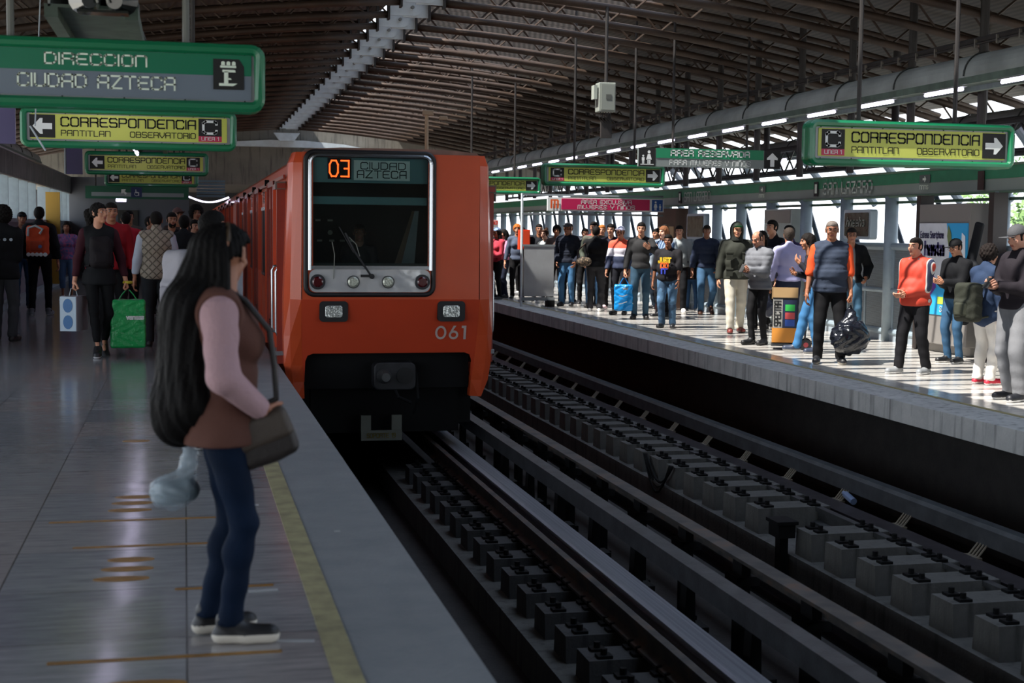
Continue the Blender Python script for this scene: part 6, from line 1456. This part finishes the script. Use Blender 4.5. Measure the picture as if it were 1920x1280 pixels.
# quilted vest uses its own material
def add_vest(Jx, m):
    u = Jx['up']; S = Jx['S']; bwid = 1.1
    pr = [('e', tuple(u((0, 0, .95))), (.21, .16, .16)), ('e', tuple(u((0, -.01, 1.09))), (.19, .145, .17)), ('e', tuple(u((0, 0, 1.27))), (.215, .155, .19)), ('c', tuple(u((-.15, .01, 1.40))), tuple(u((.15, .01, 1.40))), .085, .085), ('c', (0, .015, 1.43), (0, .01, 1.50), .075, .068)]
    V, Q = sdf_mesh(pr, .035, .014, cuts=[(('e', (s*.275, .01, 1.36), (.075, .12, .13)), .01) for s in (-1, 1)], post=lambda P, f: np.maximum(f, .86-P[:, 2]))
    np_obj('vest', [(V*S, Q, 0)], [m], Jx['t'])
add_vest(J, M_QUILT)
person('man in dark vest with his back turned beside the quilted vest man', .0, 22.3, 1.77, 176, 'short', top=dict(c='#6c7076'), vest=dict(c='#1b1d20'), legs=dict(c=BLK), tone=SK)
person('bearded man facing this way between the quilted vest and the dark vest', -.2, 24.2, 1.83, 10, 'short', '#120f0d', top=dict(c='#17181c'), legs=dict(c=BLK), tone=SK, beard=True)
person('person in olive top left of the quilted vest man, head turned away', -.62, 26.6, 1.78, 60, 'short', top=dict(c='#3a3a34'), legs=dict(c=BLK), tone=SK)
person('man in brownish cap at the back of the near platform crowd', -.12, 26.2, 1.93, 20, 'crew', top=dict(c='#3c3230'), legs=dict(c=BLK), tone=SK, hat='cap', hatc='#5c4440')
person('tallest dark haired person at the back, next to the train side', .22, 27.2, 1.98, 10, 'afro', top=dict(c='#2a2a2e'), legs=dict(c=BLK), tone=SK)
person('person with a pale face peeking beside the dark vest man', .16, 25.0, 1.72, 30, 'short', top=dict(c='#4c4a52'), legs=dict(c=BLK), tone=SK2)
J = person('black haired person right behind the long-haired woman, backpack on', .17, 10.3, 1.71, 120, 'short', '#0d0c0c', top=dict(c='#7f8086', i=.02), legs=dict(c='#1d1f24'), L='strap', Rr='strap', tone=SK2)
backpack('pale grey backpack showing left of the long black hair', J, '#8d8c94', (.15, .10, .25), c2='#7c7b84', zc=1.20, off=.21)

# ------------------------------------------------------------------ foreground woman with waist-long hair
WXP, WYP, WH = .13, 5.58, 1.60
M_FLEECE = mat('#a98b90', .9, bump=.6, bscale=60)
J = person('long-haired woman in pink sleeves, brown vest and blue jeans waiting at the yellow line', WXP, WYP, WH, 92, None, top=dict(c='#c08f97', i=.026, tex=M_FLEECE, nm='fleece_sweater', hem=.92), vest=dict(c='#5a3d35', i=.046, hem=.83), legs=dict(c='#0e2f55', i=.006, cuff=.075, tp=.01, tex=mat('#06172c', .8, bump=.3, bscale=120, var=.25, vscale=4)),
           L=(.18, -.10, .86), Rr=(.15, -.15, .98), pole=(.9, .25, -.9), fem=True, tone='#9c6a52', head=(62, 4), lean=0, res=.010, shoes=('#0d0d10', '#cfc8ba'), fl=(.07, .045, 0), fr=(-.09, -.03, 0), curl=(80, 60), b=1.05)
S = J['S']; hd = J['hd']
def strand(P, f):
    a = np.arctan2(P[:, 0], P[:, 1]+.02); return f+.004*np.sin(a*26+2.5*np.sin(P[:, 2]*9))+.002*np.sin(a*61+P[:, 2]*14)
hx0, hy0, hz0 = hd
pr = [('e', (hx0, hy0+.02, hz0+.03), (.095, .12, .11)), ('c', (hx0, hy0+.07, hz0+.02), (hx0, .12, 1.35), .085, .12), ('c', (0, .11, 1.38), (0, .15, .95), .12, .125), ('c', (-.05, .12, 1.40), (-.09, .12, 1.0), .10, .10), ('c', (0, .16, .98), (.0, .17, .91), .12, .09),
      ('c', (hx0-.06, hy0+.02, hz0), (-.09, -.02, 1.38), .045, .07), ('c', (hx0+.06, hy0+.02, hz0), (.09, -.02, 1.38), .045, .07), ('c', (-.10, .0, 1.38), (-.10, .07, 1.05), .07, .06)]
V, Q = sdf_mesh(pr, .04, .008, cuts=[(('b', (hx0, hy0-.105, hz0-.065), (.062, .075, .12), .03), .015), (('b', (0, -.14, 1.1), (.3, .10, .5), .02), .01)], post=strand)
np_obj('hair', [(V*S, Q, 0)], [mat('#050404', .7, bump=.5, bscale=60)], J['t'])
b = MB(); b.tube([S*Vector((hx0+.088*math.cos(R(a)), hy0-.0, hz0+.035+.098*math.sin(R(a)))) for a in range(15, 166, 10)], .009, 8); o = b.build('hair_band', None, mat('#3a2c18', .4)); o.parent = J['t']
# shoulder bag
wp = J['world']((-.02, -.24, .86))
V, Q = sdf_mesh([('b', (0, 0, 0), (.115, .05, .10), .035)], .02, .008, post=lambda P, f: f+.003*np.sin(P[:, 0]*40+P[:, 2]*20))
V2, Q2 = sdf_mesh([('b', (0, -.03, .035), (.118, .032, .062), .03)], .02, .008)
st = tube_np([(-.12, -.0, .1), (-.09, .04, .28), (-.03, .10, .52), (.02, .16, .6), (.1, .12, .62)], .013, 8)
t = bag_obj('shoulder_bag', 'dark brown shoulder bag hanging in front of the long-haired woman', 'bag', (WXP+.165, WYP-.08, .795), 0, [('bag_body', V, Q, mat('#1c1512', .55, bump=.3)), ('flap', V2, Q2, mat('#3d342c', .6, bump=.3))])
t.rotation_euler = Euler((0, R(-22), R(-4)), 'XYZ')
bpy.context.view_layer.update()
Wi = (Matrix.Translation(t.location) @ t.rotation_euler.to_matrix().to_4x4()).inverted()
pw = [J['world'](p) for p in ((.02, .10, 1.46), (-.07, .03, 1.50), (-.10, -.10, 1.42), (-.11, -.195, 1.30), (-.11, -.215, 1.15), (-.13, -.22, 1.02))]+[t.matrix_world @ Vector((-.02, -.03, .12))]
V, Q = tube_np([tuple(Wi @ p) for p in pw], .012, 8); np_obj('strap', [(V, Q, 0)], [mat('#15100f', .5)], t)
b = MB(); b.cyl((.03, -.07, .13), (.03, -.082, .13), .016, n=14); b.cyl((.03, -.082, .13), (.03, -.086, .13), .007, n=10); o = b.build('clasp', None, mat('#a8a07a', .3, .8)); o.parent = t
# clear plastic bag behind her
V, Q = sdf_mesh([('e', (0, 0, .01), (.085, .08, .07)), ('c', (.045, 0, .06), (.08, 0, .26), .04, .02), ('e', (-.02, 0, -.01), (.07, .07, .05))], .04, .006, post=lambda P, f: f+.005*np.sin(P[:, 0]*60+4*np.sin(P[:, 2]*40))*np.sin(P[:, 2]*50+P[:, 1]*60))
cb = bag_obj('clear_plastic_bag', 'crumpled clear plastic bag dangling behind the dark jeans', 'bag', (WXP-.175, WYP+.10, .56), 0, [('bag_body', V, Q, mat('#aebfcb', .18, bump=.8, bscale=30, alpha=.42))])
V, Q = sdf_mesh([('e', (-.02, 0, .0), (.07, .06, .05)), ('e', (.05, 0, .01), (.05, .05, .05))], .02, .008); np_obj('contents', [(V, Q, 0)], [mat('#5b6b72', .5)], cb)

# ------------------------------------------------------------------ place words for the labels of repeated things
ONES = 'first second third fourth fifth sixth seventh eighth ninth tenth eleventh twelfth thirteenth fourteenth fifteenth sixteenth seventeenth eighteenth nineteenth'.split()
TENS = {20: 'twent', 30: 'thirt', 40: 'fort', 50: 'fift'}
def ordinal(n):
    if n < 20: return ONES[n-1]
    a, b_ = n//10*10, n % 10
    return TENS[a]+('ieth' if b_ == 0 else 'y-'+ONES[b_-1])
def place_labels(group, ymin, fmt):
    o = sorted([q for q in bpy.data.objects if q.get('group') == group and q.parent is None and q.location.y >= ymin], key=lambda q: q.location.y)
    for k, q in enumerate(o): q['label'] = fmt % ordinal(k+1)
place_labels('pillars of the far wall', 16.0, 'pale round wall pillar of the far platform, %s counting from the right edge')
place_labels('perforated panels of the far wall', 18.0, 'perforated fence panel of the far wall, %s counting leftwards from the advert')
place_labels('concrete blocks of the far track', 8.3, 'concrete rail block under the far rail, %s counting up from the bottom right')
place_labels('concrete blocks of the near track', 6.8, 'concrete block with shade put into its colour, by the thin rusty rail, %s counting up from the bottom edge')
place_labels('posts under the middle guide bar', 7.0, 'dark bracket post under the rust-stained guide bar, %s from the bottom')
place_labels('posts under the near guide bar', 7.0, 'dark bracket post under the guide bar beside the running plate, %s from the bottom')
place_labels('insulators of the far guide bar', 10.0, 'ribbed insulator bracket of the big far guide bar, %s from the right edge')
place_labels('tube lamps over the far platform', 13.0, 'glowing tube lamp under the long canopy, %s counting from the right edge')
place_labels('tube lamps beyond the far wall', 16.0, 'tube lamp under the outer canopy beyond the far wall, %s from the right edge')
place_labels('roof posts behind the canopy', 14.0, 'dark roof post behind the long canopy, %s counting from the right edge')
place_labels('outer roof posts', 16.0, 'dark roof post beyond the far wall, %s counting from the right edge')
place_labels('arched roof trusses', 15.0, 'brown arched tubular roof truss hinged at the ridge, %s counting away from the top edge')
place_labels('louvre fins of the left wall', 27.5, 'pale vertical louvre fin of the left wall, %s counting from the left edge')
place_labels('diagonal braces outside the far wall', 16.5, 'dark diagonal brace above the far fence, %s counting from the right edge')
place_labels('slanted struts above the far header', 18.0, 'slanted pale strut above the far green header, %s from the right edge')
place_labels('tube lamps over the near platform', 0, 'tube lamp under the canopy above the near platform, %s from the camera end')
place_labels('tube lamps above the left header', 0, 'tube lamp outside above the left wall header, %s from the left edge')
place_labels('ochre stripes on the near platform', 0, 'thin ochre stripe across the near floor, %s counting from the bottom')
place_labels('ochre dots on the near platform', 0, 'worn ochre dot on the near floor, %s counting from the bottom')
place_labels('columns above the left header', 0, 'grey round column above the left wall header, the %s from the left edge')
